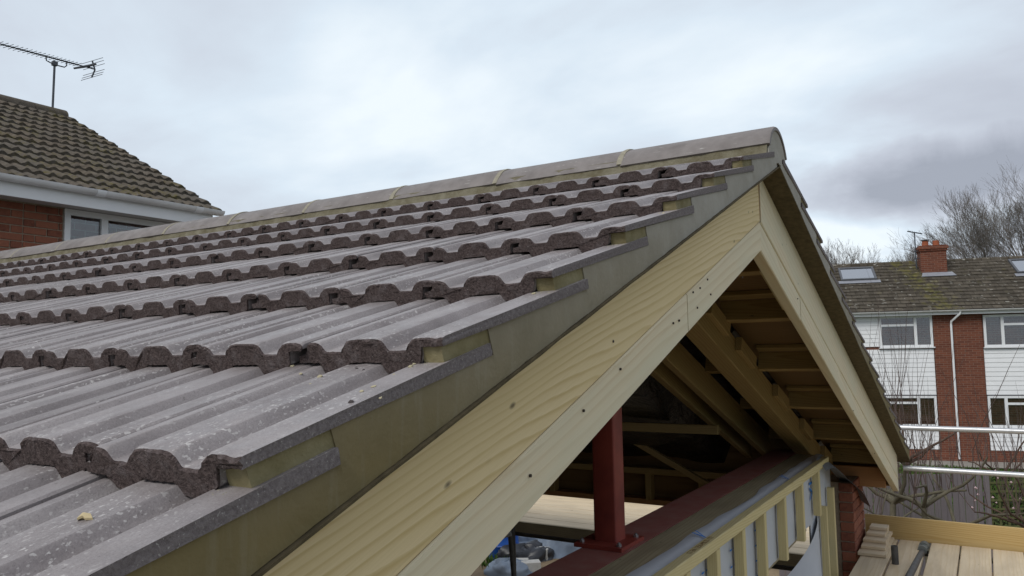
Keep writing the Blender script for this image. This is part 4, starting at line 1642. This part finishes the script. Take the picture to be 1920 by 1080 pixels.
EZ = 1.14
tbox('wall', (-9, 0.02, GZ-0.1), (12, 7.2, EZ-0.05), 'brick_far')
tbox('brick_pier', (-0.42, -0.05, GZ), (1.05, 0.10, EZ-0.09), 'brick_far')
tbox('plinth', (-9, -0.012, GZ), (12, 0.10, -3.50), 'brick_far')


def boarding(x0, x1, z0, z1):
    n = int((z1-z0)/0.145)
    for i in range(n):
        za = z0+(z1-z0)*i/n
        zb = z0+(z1-z0)*(i+1)/n
        mb = MB()
        mb.loft([[Vector((x, -0.026, za-GZ)), Vector((x, 0.03, za-GZ)), Vector((x, 0.03, zb-GZ-0.002)), Vector((x, -0.012, zb-GZ-0.002))] for x in (x0, x1)])
        mb.build('weatherboard', 'white_board', TER, TF)


boarding(-2.99, -2.12, 0.0, 1.04)
boarding(-8.9, -3.01, -0.05, 1.04)
boarding(-2.99, -0.44, -1.66, -0.10)
boarding(-8.9, -3.01, -1.66, -0.10)
boarding(1.07, 11.8, -1.66, -0.13)
boarding(-2.99, -0.44, -3.50, -2.76)
boarding(1.07, 11.8, -3.50, -2.76)
boarding(3.6, 11.8, -0.1, 1.0)


def twin(x0, z0, w_, h, mull, trans, back='room_dark'):
    return window(TER, tl(x0, -0.045, z0), e_, n_, w_, h, mull, trans, deep=0.08, fw=0.075, back=back)


w1, F1 = twin(-2.11, -0.03, 1.67, 1.08, [1.14], [(0.05, 1.14, 0.76)])
for i in range(13):                     # vertical blind
    mb = MB()
    x = 0.12 + i*0.078
    mb.box((x, 0.20, 0.08), (x+(0.035 if 2 < i else 0.07), 0.212, 0.72), 0, F1)
    mb.build('blind_slat', 'blind', w1)
mb = MB()
mb.box((1.40, 0.18, 0.08), (1.60, 0.2, 1.0), 0, F1)
mb.build('curtain', 'net_curtain', w1)
mb = MB()
mb.box((0.06, 0.22, 0.80), (1.10, 0.235, 1.02), 0, F1)
mb.build('curtain', 'blind', w1)
w2, F2 = twin(1.10, -0.07, 2.3, 1.08, [0.56], [(0.56, 2.2, 0.75)])
mb = MB()
rings = []
for i in range(41):
    rings.append([Vector((0.05+2.2*i/40, 0.19+0.02*math.sin(i*1.9), z)) for z in (0.05, 1.03)])
mb.loft([[F2 @ p for p in r] for r in rings], cap=False, closed=False)
mb.build('curtain', 'net_curtain', w2)
w3, F3 = twin(-2.15, -2.74, 1.70, 1.04, [1.15], [(0.05, 1.15, 0.80)])
mb = MB()
mb.box((1.24, 0.19, 0.05), (1.62, 0.2, 0.98), 0, F3)
mb.build('curtain', 'net_curtain', w3)
w4, F4 = twin(1.08, -2.74, 2.4, 1.04, [0.54], [(0.54, 2.3, 0.78)])
mb = MB()
mb.box((0.08, 0.19, 0.05), (0.46, 0.2, 0.98), 0, F4)
mb.build('curtain', 'curtain', w4)
# thin dark drip edge under each storey of boarding
tbox('drip_edge', (-2.99, -0.05, -1.69), (-0.44, 0.02, -1.662), 'skylight_frame')
tbox('drip_edge', (1.07, -0.05, -1.69), (11.8, 0.02, -1.662), 'skylight_frame')
# roof in stepped courses, local x along, y up the slope
tp = math.radians(30)
RO = tl(0, -0.37, EZ+0.06)
rt = (-n_*math.cos(tp) + UPZ*math.sin(tp))
rnm = (n_*math.sin(tp) + UPZ*math.cos(tp))
RF = frame(RO, e_, rt, rnm)
TROOF = MB()
nc = 15
sl_ = 3.95
for i in range(nc):
    y0 = sl_*i/nc
    y1 = sl_*(i+1)/nc + 0.02
    ncell = 74
    rings = []
    for c in range(ncell+1):
        x = -9.2 + 21.4*c/ncell
        j1 = 0.012*noise.noise(Vector((x*3.1, i*1.7, 0)))
        j2 = 0.010*noise.noise(Vector((x*5.1, i*2.7, 4)))
        rings.append([Vector((x, y0+j1, -0.02)), Vector((x, y0+j1, 0.028+j2)), Vector((x, y1, 0.004)), Vector((x, y1, -0.03))])
    TROOF.loft(rings, cap=True)
TR = TROOF.build('roof', 'terrace_tile', TER, RF)
mb = MB()
back0 = sl_
mb.add([RF @ Vector((-9.2, sl_, 0.0)), RF @ Vector((12.2, sl_, 0.0)), RF @ Vector((12.2, sl_, 0.0)) - n_*3.6 - UPZ*2.1, RF @ Vector((-9.2, sl_, 0.0)) - n_*3.6 - UPZ*2.1], [(0, 1, 2, 3)])
mb.build('back_slope', 'terrace_tile', TR)
for i in range(48):
    mb = MB()
    x0 = -9.2+0.445*i
    mb.loft([[Vector((x, sl_+0.02+0.11*math.cos(a), -0.03+0.095*math.sin(a))) for a in [math.pi*k/8 for k in range(9)]] for x in (x0, x0+0.44)])
    mb.build('ridge_tile', 'terrace_tile', TR, RF)
# gutter and fascia
mb = MB()
mb.box((-9.2, -0.31, EZ-0.09-GZ), (12.2, -0.28, EZ+0.04-GZ))
mb.build('fascia', 'white_upvc', TER, TF)
mb = MB()
mb.box((-9.2, -0.28, EZ-0.09-GZ), (12.2, 0.03, EZ-0.07-GZ))
mb.build('soffit', 'white_upvc', TER, TF)
mb = MB()
mb.loft([[Vector((x, -0.375+0.06*math.cos(a), EZ+0.055-GZ+0.06*math.sin(a))) for a in [math.pi+math.pi*k/8 for k in range(9)]] for x in (-9.2, 12.2)])
mb.build('gutter', 'gutter_white', TER, TF, smooth=50)
mb = MB()
mb.tube([tl(0.36, -0.37, EZ+0.02), tl(0.36, -0.37, EZ-0.06), tl(0.13, -0.10, EZ-0.32), tl(0.12, -0.10, EZ-0.45), tl(0.12, -0.10, GZ+0.1)], 0.036, 10)
mb.build('downpipe', 'white_upvc', TER, smooth=50)
# skylights
for x0, x1, y0, y1 in ((-3.06, -1.82, 2.50, 3.58), (2.75, 4.0, 2.55, 3.68)):
    mb = MB()
    fw = 0.07
    for a, c in (((x0, y0, -0.02), (x1, y0+fw, 0.10)), ((x0, y1-fw, -0.02), (x1, y1, 0.10)), ((x0, y0+fw, -0.02), (x0+fw, y1-fw, 0.10)), ((x1-fw, y0+fw, -0.02), (x1, y1-fw, 0.10))):
        mb.box(a, c)
    sk = mb.build('skylight', 'skylight_frame', TR, RF)
    mb = MB()
    mb.box((x0+fw, y0+fw, 0.06), (x1-fw, y1-fw, 0.07))
    mb.build('pane', 'skylight_glass', sk, RF)
    mb = MB()
    mb.box((x0-0.10, y0-0.22, 0.034), (x1+0.10, y0-0.004, 0.044))
    mb.build('flashing', 'lead', sk, RF)
# chimney
ch0 = RF @ Vector((-0.10, 2.93, 0))
CF = frame(tl(-0.24, 2.20, 2.45), e_, -n_, UPZ)
mb = MB()
mb.box((0, 0, 0), (0.86, 0.62, 1.16))
CH = mb.build('chimney', 'brick_far', TR, CF)
mb = MB()
mb.box((-0.04, -0.04, 1.06), (0.90, 0.66, 1.13))
mb.box((-0.07, -0.07, 1.13), (0.93, 0.69, 1.235))
mb.box((-0.03, -0.03, 1.235), (0.89, 0.65, 1.27))
mb.build('corbel', 'brick_far', CH, CF)
for x, hh in ((0.24, 0.20), (0.60, 0.20)):
    mb = MB()
    mb.tube([(x, 0.31, 1.26), (x, 0.31, 1.27+hh*0.3), (x, 0.31, 1.27+hh)], [0.13, 0.115, 0.105], 12)
    pt = mb.build('chimney_pot', 'terracotta', CH, CF, smooth=40)
mb = MB()
mb.tube([(0.24, 0.31, 1.49), (0.24, 0.31, 1.515)], [0.15, 0.15], 12)
for a in (0, 2.1, 4.2):
    mb.tube([(0.24+0.09*math.cos(a), 0.31+0.09*math.sin(a), 1.46), (0.24+0.09*math.cos(a), 0.31+0.09*math.sin(a), 1.50)], 0.012, 5)
mb.build('cowl', 'skylight_frame', CH, CF)
mb = MB()
pts = [(-0.30, 2.93-0.33, 0.045), (1.00-0.16, 2.93-0.33, 0.045), (0.76, 2.93-0.02, 0.045), (-0.22, 2.93-0.02, 0.045)]
mb.loft([[Vector((x, y, 0.036)) for x, y, z in pts], [Vector((x, y, 0.050)) for x, y, z in pts]])
mb.build('flashing', 'lead', CH, RF)
# its aerial
A2 = thing('tv_aerial', 'small dark television aerial beside the terrace chimney', 'aerial', tuple(tl(-0.36, 2.4, 3.2)))
mb = MB()
q0 = tl(-0.36, 2.4, 2.9)
q1 = tl(-0.36, 2.4, 4.26)
mb.tube([q0, q1], 0.022, 8)
mb.build('mast', 'aerial_metal', A2)
mb = MB()
mb.tube([q1 + e_*-0.24 + UPZ*0.06, q1 + e_*0.26 - UPZ*0.07], 0.02, 6)
for i in range(8):
    c = q1 + e_*(-0.22+0.065*i) + UPZ*(0.055-0.0165*i)
    mb.tube([c-n_*0.15, c+n_*0.15], 0.008, 4)
mb.build('boom', 'aerial_metal', A2)
mb = MB()
for zz3 in (0.35, 0.62):
    mb.box((-0.06, -0.03, zz3), (0.03, 0.03, zz3+0.05), 0, frame(q0, e_, -n_, UPZ))
    mb.tube([q0+UPZ*(zz3+0.02), q0+UPZ*(zz3+0.02)+e_*0.3], 0.012, 5)
mb.build('bracket', 'aerial_metal', A2)

# ------------------------------------------------------------------ gardens between
FY = lambda x: 14.05 + 0.60*(x+1.2)
FENCE = thing('garden_fence', 'grey weathered fence of upright boards behind the fruit trees', 'fence', (-2.0, FY(-2.0), GZ))
fd = Vector((1, 0.60, 0)).normalized()
fn = Vector((fd.y, -fd.x, 0))
i = 0
d_ = -1.6
while d_ < 1.93:
    p = Vector((-1.2, 14.05, 0)) + fd*d_
    wv = 0.095 + rnd(-.006, .006)
    top = -2.14 + rnd(-.012, .012)
    tlt = rnd(-0.008, 0.008)
    plank('fence_board', (p.x, p.y, GZ+0.02), (p.x+tlt, p.y, top), fd, wv, 0.016, 'fence_wood', FENCE, bev=0.003)
    d_ += 0.104
    i += 1
for zf in (-2.5, -3.4):
    a = Vector((-1.2, 14.05, zf)) + fd*-1.65 - fn*0.03
    c = Vector((-1.2, 14.05, zf)) + fd*1.95 - fn*0.03
    plank('fence_rail', a, c, (0, 0, 1), 0.07, 0.035, 'fence_wood', FENCE)
# trellis
TRL = thing('garden_trellis', 'mossy green square trellis panel beside the grey fence', 'trellis', tuple(Vector((-1.2, 14.05, GZ)) + fd*2.5))
tb = Vector((-1.2, 14.05, 0)) + fd*2.02
for k in range(11):
    p = tb + fd*(0.145*k)
    plank('slat', (p.x, p.y, GZ+0.05), (p.x, p.y, -2.13), fd, 0.036, 0.014, 'trellis_green', TRL)
for k in range(12):
    a = tb + fd*-0.03 - fn*-0.014
    c = tb + fd*1.52 - fn*-0.014
    z = -2.16 - 0.148*k
    plank('slat', (a.x, a.y, z), (c.x, c.y, z), (0, 0, 1), 0.036, 0.014, 'trellis_green', TRL)
plank('post', tuple(tb+fd*-0.06+Vector((0, 0, GZ))), tuple(tb+fd*-0.06+Vector((0, 0, -2.10))), fd, 0.07, 0.07, 'fence_wood', TRL)
# ivy mass behind the trellis
rn = random.Random(5)
mb = MB()
for q in range(2600):
    p = tb + fd*rn.uniform(0.02, 1.9) - fn*(0.10+abs(rn.gauss(0, 0.16))) + Vector((0, 0, rn.uniform(GZ, -2.22 + 0.05*rn.random())))
    a = Vector((rn.gauss(0, 1), rn.gauss(0, 1), rn.gauss(0, 1))).normalized()
    b_ = a.orthogonal().normalized()
    s = rn.uniform(0.025, 0.055)
    mb.add([p-a*s, p+b_*s*0.6, p+a*s, p-b_*s*0.6], [(0, 1, 2, 3)])
ivy = thing('ivy_bush', 'dark ivy bush growing behind the trellis', 'bush', tuple(tb+fd*0.9+Vector((0, 0, GZ))))
tag(mb.build('foliage', 'ivy_leaf', ivy), kind='stuff')
# lawn beyond the fence with a low kerb, grass blades only where it shows
tag(sheet('lawn', [(-14, 15.2), (9, 21.5), (9, 28.8), (-14, 24.0)], GZ+0.012, 'lawn_soil'))
rn = random.Random(11)
mb = MB()
for q in range(9000):
    x = rn.uniform(-3.5, 3.5)
    y = rn.uniform(21.5, 28.2)
    p = Vector((x, y, GZ+0.012))
    a = Vector((rn.uniform(-1, 1), rn.uniform(-1, 1), 0))*0.03
    h = Vector((rn.uniform(-.03, .03), rn.uniform(-.03, .03), rn.uniform(0.04, 0.10)))
    mb.add([p-a, p+a, p+h], [(0, 1, 2)])
tag(mb.build('grass', 'grass_blade'), 'short green lawn grass in front of the terrace', 'grass', kind='stuff')
tag(sheet('path', [(tl(-9, -1.5, GZ).x, tl(-9, -1.5, GZ).y), (tl(12, -1.5, GZ).x, tl(12, -1.5, GZ).y), (tl(12, -0.06, GZ).x, tl(12, -0.06, GZ).y), (tl(-9, -0.06, GZ).x, tl(-9, -0.06, GZ).y)], GZ+0.030, 'paving'))


# ------------------------------------------------------------------ bare trees
def grow(mb, p, d, l, r, lvl, rn, maxl, spread, up, segs=3, kids=(2, 3), shrink=0.72, n0=6, rmin=0.0):
    r = max(r, rmin)
    pts = [p]
    rad = [r]
    q = p.copy()
    dd = d.copy()
    for i in range(segs):
        dd = (dd + Vector((rn.gauss(0, 1), rn.gauss(0, 1), rn.gauss(0, 1)))*0.10 + Vector((0, 0, up))*0.10).normalized()
        q = q + dd*(l/segs)
        pts.append(q.copy())
        rad.append(max(rmin*0.8, r*(1-(0.42 if lvl < maxl else 0.72)*(i+1)/segs)))
    mb.tube(pts, rad, max(3, n0-lvl), cap=False)
    if lvl >= maxl:
        return
    nk = rn.randint(*kids)
    for k in range(nk):
        f = 1.0 if k == 0 else rn.uniform(0.35, 1.0)
        idx = min(len(pts)-1, max(1, int(round(f*segs))))
        bp_ = pts[idx]
        ax = Vector((rn.gauss(0, 1), rn.gauss(0, 1), rn.gauss(0, 1))).normalized()
        sp = spread*(0.45 if k == 0 else 1.0)
        nd = (dd + ax*sp + Vector((0, 0, up*0.22))).normalized()
        grow(mb, bp_.copy(), nd, l*shrink*rn.uniform(0.82, 1.12), rad[idx]*(0.80 if k == 0 else 0.52), lvl+1, rn, maxl, spread, up, segs if lvl < 3 else 2, kids, shrink, n0, rmin)


def bare_tree(name, loc, h, seed, label, stems, maxl, spread, m='bark_hazy', lean=(0, 0), kids=(2, 3), shrink=0.76, r0=0.16, up=0.5, group=None, trunk_h=0.25, cat='tree', fan=0.5, ln0=0.165):
    rn = random.Random(seed)
    root = thing(name, label, cat, loc, group)
    o = Vector(loc)
    tr_ = MB()
    th_ = h*trunk_h
    top = o + Vector((lean[0], lean[1], 1))*th_
    tr_.tube([o-Vector((0, 0, 0.1)), o+(top-o)*0.5+Vector((rn.uniform(-.03, .03)*h, 0, 0))*0.3, top], [r0*1.25, r0, r0*0.85], 10)
    tr_.build('trunk', m, root, smooth=60)
    cr = MB()
    for s in range(stems):
        a = 2*math.pi*(s+rn.uniform(-.3, .3))/stems
        d = Vector((math.cos(a)*fan*rn.uniform(.5, 1.1), math.sin(a)*fan*rn.uniform(.5, 1.1), 1.0)).normalized()
        grow(cr, top - Vector((0, 0, r0)), d, h*ln0*rn.uniform(.85, 1.1), r0*0.62, 0, rn, maxl, spread, up, kids=kids, shrink=shrink, rmin=0.0046)
    cr.build('crown', m, root)
    return root


bare_tree('bare_tree', (1.7, 52.8, GZ), 12.4, 3, 'tall bare winter tree with a broad crown behind the terrace chimney', 13, 6, 0.44, r0=0.17, up=0.30, kids=(2, 4), shrink=0.76, trunk_h=0.50, fan=1.0, ln0=0.165)
bare_tree('bare_tree', (4.0, 53.6, GZ), 13.0, 13, 'tall bare winter tree beyond the second skylight of the terrace', 13, 6, 0.44, r0=0.17, up=0.30, kids=(2, 4), shrink=0.76, trunk_h=0.50, fan=0.9, ln0=0.175)
bare_tree('bare_tree', (-6.1, 49.0, GZ), 9.6, 21, 'lower bare winter tree behind the terrace ridge beyond the first skylight', 12, 5, 0.5, r0=0.09, up=0.30, kids=(3, 4), shrink=0.73, trunk_h=0.60, fan=1.0, ln0=0.165)
bare_tree('bare_tree', (-4.7, 50.4, GZ), 9.0, 23, 'faint bare winter tree behind the terrace between aerial and skylight', 9, 5, 0.5, r0=0.07, up=0.30, kids=(3, 4), shrink=0.72, trunk_h=0.62, fan=0.8, ln0=0.15)
bare_tree('bare_tree', (-2.3, 50.0, GZ), 9.2, 24, 'small bare winter tree behind the terrace beside the chimney aerial', 9, 5, 0.5, r0=0.07, up=0.30, kids=(3, 4), shrink=0.72, trunk_h=0.62, fan=0.7, ln0=0.16)


def fruit_tree(loc, seed, label, arms, m='bark_green', shoots=30, sh=(0.9, 2.0), r0=0.055, th_=0.9, lean=(0, 0)):
    """old pruned fruit tree: short trunk, crooked arms, upright whippy shoots"""
    rn = random.Random(seed)
    root = thing('fruit_tree', label, 'tree', loc)
    o = Vector(loc)
    mb = MB()
    top = o + Vector((lean[0], lean[1], th_))
    mb.tube([o-Vector((0, 0, .1)), o+(top-o)*0.5+Vector((rn.uniform(-.04, .04), 0, 0)), top], [r0*1.3, r0, r0*0.9], 10)
    mb.build('trunk', m, root, smooth=60)
    tips = []
    for a in range(arms):
        ang = 2*math.pi*(a+rn.uniform(-.25, .25))/arms
        d = Vector((math.cos(ang), math.sin(ang)*0.8, rn.uniform(0.45, 0.9))).normalized()
        pts = [top - Vector((0, 0, 0.03))]
        q = top.copy()
        ln = rn.uniform(0.5, 1.0)
        for i in range(6):
            d = (d + Vector((rn.gauss(0, .22), rn.gauss(0, .22), rn.gauss(0.03, .2)))).normalized()
            q = q + d*ln/4
            pts.append(q.copy())
        mb = MB()
        mb.tube(pts, [r0*0.75*(1-0.6*i/6) for i in range(7)], 7, cap=False)
        mb.build('branch', m, root, smooth=60)
        tips += pts[2:]
    mb = MB()
    for s in range(shoots):
        p = rn.choice(tips)
        d = Vector((rn.gauss(0, .16), rn.gauss(0, .16), 1)).normalized()
        l = rn.uniform(*sh)
        grow(mb, p.copy(), d, l, 0.0075, 3, rn, 4 if rn.random() < 0.5 else 3, 0.3, 0.5, segs=4, kids=(1, 3), shrink=0.45, n0=7)
    tag(mb.build('shoots', 'twig_brown', root), kind='stuff')
    return root


def gpix(px, py, depth):
    return CAMP + (CD + CR*((px-960)/FPX) - CU*((py-540)/FPX))*depth


def base_at(px, depth):
    p = gpix(px, 900, depth)
    return (p.x, p.y, GZ)


fruit_tree(base_at(1745, 11.6), 31, 'old green-barked fruit tree with leaning trunk in front of the grey fence', 5, shoots=26, sh=(0.7, 1.8), r0=0.042, th_=1.55, lean=(-0.12, 0.05))
fruit_tree(base_at(1790, 11.9), 37, 'crooked fruit tree with forked trunk near the trellis', 4, shoots=14, sh=(0.5, 1.2), r0=0.040, th_=1.15, lean=(-0.02, 0))
fruit_tree(base_at(1672, 12.3), 43, 'fruit tree with many tall upright shoots before the white boarding', 5, shoots=24, sh=(1.0, 2.4), r0=0.05, th_=1.5)
fruit_tree(base_at(1648, 11.5), 47, 'low crooked fruit tree half hidden by the brick pier', 4, shoots=16, sh=(0.4, 0.9), r0=0.028, th_=1.1)
r_ = fruit_tree(base_at(1925, 11.0), 53, 'spreading twiggy shrub tree with pink buds in front of the trellis', 7, m='bark', shoots=40, sh=(0.6, 1.4), r0=0.028, th_=1.35)
rn = random.Random(77)
for q in range(16):
    p = gpix(rn.uniform(1820, 1915), rn.uniform(880, 955), 10.9+rn.uniform(-.3, .3))
    mb = MB()
    s = rn.uniform(0.010, 0.020)
    mb.add([p+Vector((s, 0, 0)), p+Vector((0, s, 0)), p-Vector((s, 0, 0)), p-Vector((0, s, 0)), p+Vector((0, 0, s*1.2)), p-Vector((0, 0, s))], [(0, 1, 4), (1, 2, 4), (2, 3, 4), (3, 0, 4), (1, 0, 5), (2, 1, 5), (3, 2, 5), (0, 3, 5)])
    mb.build('blossom', 'blossom', r_)
fruit_tree(base_at(1700, 16.5), 59, 'tall shooting fruit tree beyond the fence close to the white boarding', 5, m='bark', shoots=18, sh=(1.4, 2.8), r0=0.05, th_=1.4)
fruit_tree(base_at(1880, 17.5), 61, 'bare bush beyond the trellis in front of the brick pier', 5, m='bark', shoots=22, sh=(0.7, 1.5), r0=0.04, th_=0.9)

# ------------------------------------------------------------------ yard clutter below
def yard(px, py, lift=0.0):
    d = CD + CR*((px-960)/FPX) - CU*((py-540)/FPX)
    return CAMP + d*((GZ+0.08-CAMP.z)/d.z)


p = yard(944, 1048)
mb = MB()
pr = [(0.27, 0), (0.29, 0.04), (0.29, 0.30), (0.305, 0.32), (0.29, 0.34), (0.29, 0.60), (0.305, 0.62), (0.29, 0.64), (0.29, 0.88), (0.26, 0.92), (0.22, 0.92)]
mb.loft([[p + Vector((r*math.cos(2*math.pi*i/24), r*math.sin(2*math.pi*i/24), z-0.03)) for i in range(24)] for r, z in pr])
BIN = thing('plastic_drum', 'bright blue plastic drum standing in the builders yard', 'drum', tuple(p))
mb.build('drum_body', 'blue_plastic', BIN, smooth=40)
mb = MB()
mb.loft([[p + Vector((r*math.cos(2*math.pi*i/20), r*math.sin(2*math.pi*i/20), z-0.03)) for i in range(20)] for r, z in ((0.24, 0.922), (0.24, 0.95), (0.20, 0.955))])
mb.build('lid', 'blue_plastic', BIN, smooth=40)


def sack(px, py, sx_, sy_, sz_, m, label, seed, rot=0.0, cat='tarpaulin', name='tarpaulin_heap'):
    c = yard(px, py)
    off = Vector((seed*3.3, seed*1.7, 0))
    mb = MB()
    nu, nv = 40, 18
    rings = []
    for v_ in range(nv+1):
        f = v_/nv
        ph = f*math.pi/2
        rg = []
        for u in range(nu):
            a = 2*math.pi*u/nu
            n0 = noise.noise(Vector((math.cos(a)*1.6, math.sin(a)*1.6, f*2.2))+off)
            n1_ = 0.5-abs(noise.noise(Vector((math.cos(a)*3.4, math.sin(a)*3.4, f*3))+off))
            k = 1+0.34*n0+0.22*n1_
            r = math.cos(ph)**0.55
            rg.append(c + Matrix.Rotation(rot, 3, 'Z') @ Vector((sx_*r*k*math.cos(a), sy_*r*k*math.sin(a), sz_*(math.sin(ph)**0.9)*(1+0.35*n0+0.4*n1_) - 0.06)))
        rings.append(rg)
    mb.loft(rings)
    o = mb.build(name, m, smooth=70)
    return tag(o, label, cat)


sack(1030, 1035, 0.75, 0.5, 0.40, 'tarpaulin', 'crumpled grey-blue tarpaulin heap beside the concrete blocks', 1, 0.6)
sack(1065, 1010, 0.50, 0.40, 0.42, 'tarpaulin', 'bunched grey tarpaulin against the red beam in the yard', 2, 0.2)
sack(985, 1052, 0.60, 0.35, 0.30, 'black_sack', 'black rubble sack lying under the tarpaulin', 3, 0.9, 'sack', 'rubble_sack')
sack(955, 1075, 0.40, 0.30, 0.26, 'tarpaulin', 'small grey sheet folded on the sandy ground', 4, 0.1)


def block(px, py, rot, label, lift=0.0, l=0.44, w_=0.215, h=0.21):
    c = yard(px, py) + Vector((0, 0, lift))
    mb = MB()
    mb.box((-l/2, -w_/2, -0.03), (l/2, w_/2, h-0.03))
    me = mb.mesh('concrete_block', 'concrete_block')
    bm = bmesh.new()
    bm.from_mesh(me)
    bmesh.ops.bevel(bm, geom=bm.edges[:], offset=0.008, segments=1, affect='EDGES')
    bm.to_mesh(me)
    bm.free()
    return tag(obj('concrete_block', me, Matrix.Translation(c) @ Matrix.Rotation(rot, 4, 'Z')), label, 'block')


block(968, 1068, 0.5, 'pale concrete block beside the scaffold legs')
block(990, 1072, 0.7, 'second pale concrete block behind the first by the scaffold legs')
block(1008, 1050, 0.2, 'grey concrete block resting against the tarpaulin heap', 0.05)
block(1035, 1002, 0.15, 'concrete block lying flat by the sand pile', 0.06)
# sand pile and weeds
c = yard(1045, 985)
mb = MB()
rings = []
for k in range(9):
    f = k/8
    rings.append([c + Vector((1.3*(1-f)*math.cos(2*math.pi*i/28)*(1+0.15*noise.noise(Vector((i*.5, k*.4, 0)))), 0.9*(1-f)*math.sin(2*math.pi*i/28), 0.55*(f**1.3)-0.05)) for i in range(28)])
mb.loft(rings)
tag(mb.build('sand_pile', 'scaffold_board' if False else 'soil', smooth=60), 'low pile of pale sand in the yard', 'sand pile')
rn = random.Random(9)
for px, py, lb in ((925, 1062, 'green weed tuft beside the blue drum'), (1055, 1000, 'green weed tuft at the edge of the sand')):
    c = yard(px, py)
    mb = MB()
    for q in range(150):
        p = c + Vector((rn.gauss(0, .14), rn.gauss(0, .12), -0.02))
        d = Vector((rn.gauss(0, .5), rn.gauss(0, .5), 1)).normalized()*rn.uniform(.10, .28)
        s = Vector((rn.uniform(-1, 1), rn.uniform(-1, 1), 0))*0.02
        mb.add([p, p+d*0.6+s, p+d, p+d*0.6-s], [(0, 1, 2, 3)])
    tag(mb.build('weed', 'grass_blade'), lb, 'weed', kind='stuff')

# ------------------------------------------------------------------ debris on the tiles
def on_tiles(px, py):
    d = CD + CR*((px-960)/FPX) - CU*((py-540)/FPX)
    n = TNm
    best = None
    for h in (0.045, 0.03, 0.015, 0.0, -0.015):
        t_ = (h - n.dot(CAMP))/n.dot(d)
        P = CAMP + d*t_
        s = P.dot(TS)
        kk = math.floor((s-SB)/G)
        hr_ = HB*(1-(s-SB-kk*G)/LT)
        u = (P.x - X0I) % COVER
        zz5 = 0.0
        for (u0, z0), (u1, z1) in zip(TOP, TOP[1:]):
            if u0 <= u <= u1:
                zz5 = z0+(z1-z0)*(u-u0)/(u1-u0+1e-9)
        e = abs(h-(hr_+zz5))
        if best is None or e < best[0]:
            best = (e, P + TNm*(hr_+zz5-h))
    return best[1]


def crumb(px, py, r, m, label, group, seed, cat='crumb', name='mortar_crumb', flat=0.6):
    c = on_tiles(px, py)
    rn = random.Random(seed)
    bm = bmesh.new()
    bmesh.ops.create_icosphere(bm, subdivisions=1, radius=r)
    for v_ in bm.verts:
        v_.co *= rn.uniform(0.65, 1.35)
        v_.co.z *= flat
    me = bpy.data.meshes.new(name)
    bm.to_mesh(me)
    bm.free()
    me.materials.append(M[m])
    q = TNm.to_track_quat('Z', 'Y').to_matrix().to_4x4()
    return tag(obj(name, me, Matrix.Translation(c + TNm*r*flat*0.75) @ q), label, cat, group)


for i, (x, y, r) in enumerate([(597, 696, .0042), (700, 720, .0036), (677, 732, .0034), (712, 742, .0024), (769, 690, .0040), (776, 683, .0034), (580, 713, .0024), (1001, 553, .0045), (548, 687, .003), (560, 684, .0028), (1235, 395, .004), (1243, 395, .004), (735, 689, .0022)]):
    crumb(x, y, r, 'crumb', 'small pale mortar crumb lying on the grey roof tiles', 'mortar crumbs on the tiles', 900+i)
for i, (x, y, r) in enumerate([(659, 759, .0046), (676, 751, .002), (686, 749, .002), (644, 766, .0018), (666, 758, .0018), (670, 694, .003), (682, 697, .0025), (668, 690, .0022)]):
    crumb(x, y, r, 'crumb_dark', 'small dark grit crumb lying on the grey roof tiles', 'dark grit on the tiles', 950+i)
c = on_tiles(165, 990)
mb = MB()
L2 = lambda a, b_, h: c + Vector((a, 0, 0)) + TS*b_ + TNm*h
pt = [(-0.0100, -0.0015, 0.0005), (-0.0065, 0.0030, 0.0040), (-0.001, 0.0022, 0.0052), (0.0045, 0.0048, 0.0030), (0.0105, 0.0020, 0.0008), (0.0050, -0.0022, 0.0022), (0.0015, -0.0018, 0.0045), (-0.0035, -0.0050, 0.0030)]
mb.loft([[L2(a, b_, h) for a, b_, h in pt], [L2(a*0.96, b_*0.96, h+0.0022) for a, b_, h in pt]])
tag(mb.build('wood_chip', 'wood_chip'), 'curled pale wood chip lying on the tile', 'wood chip')
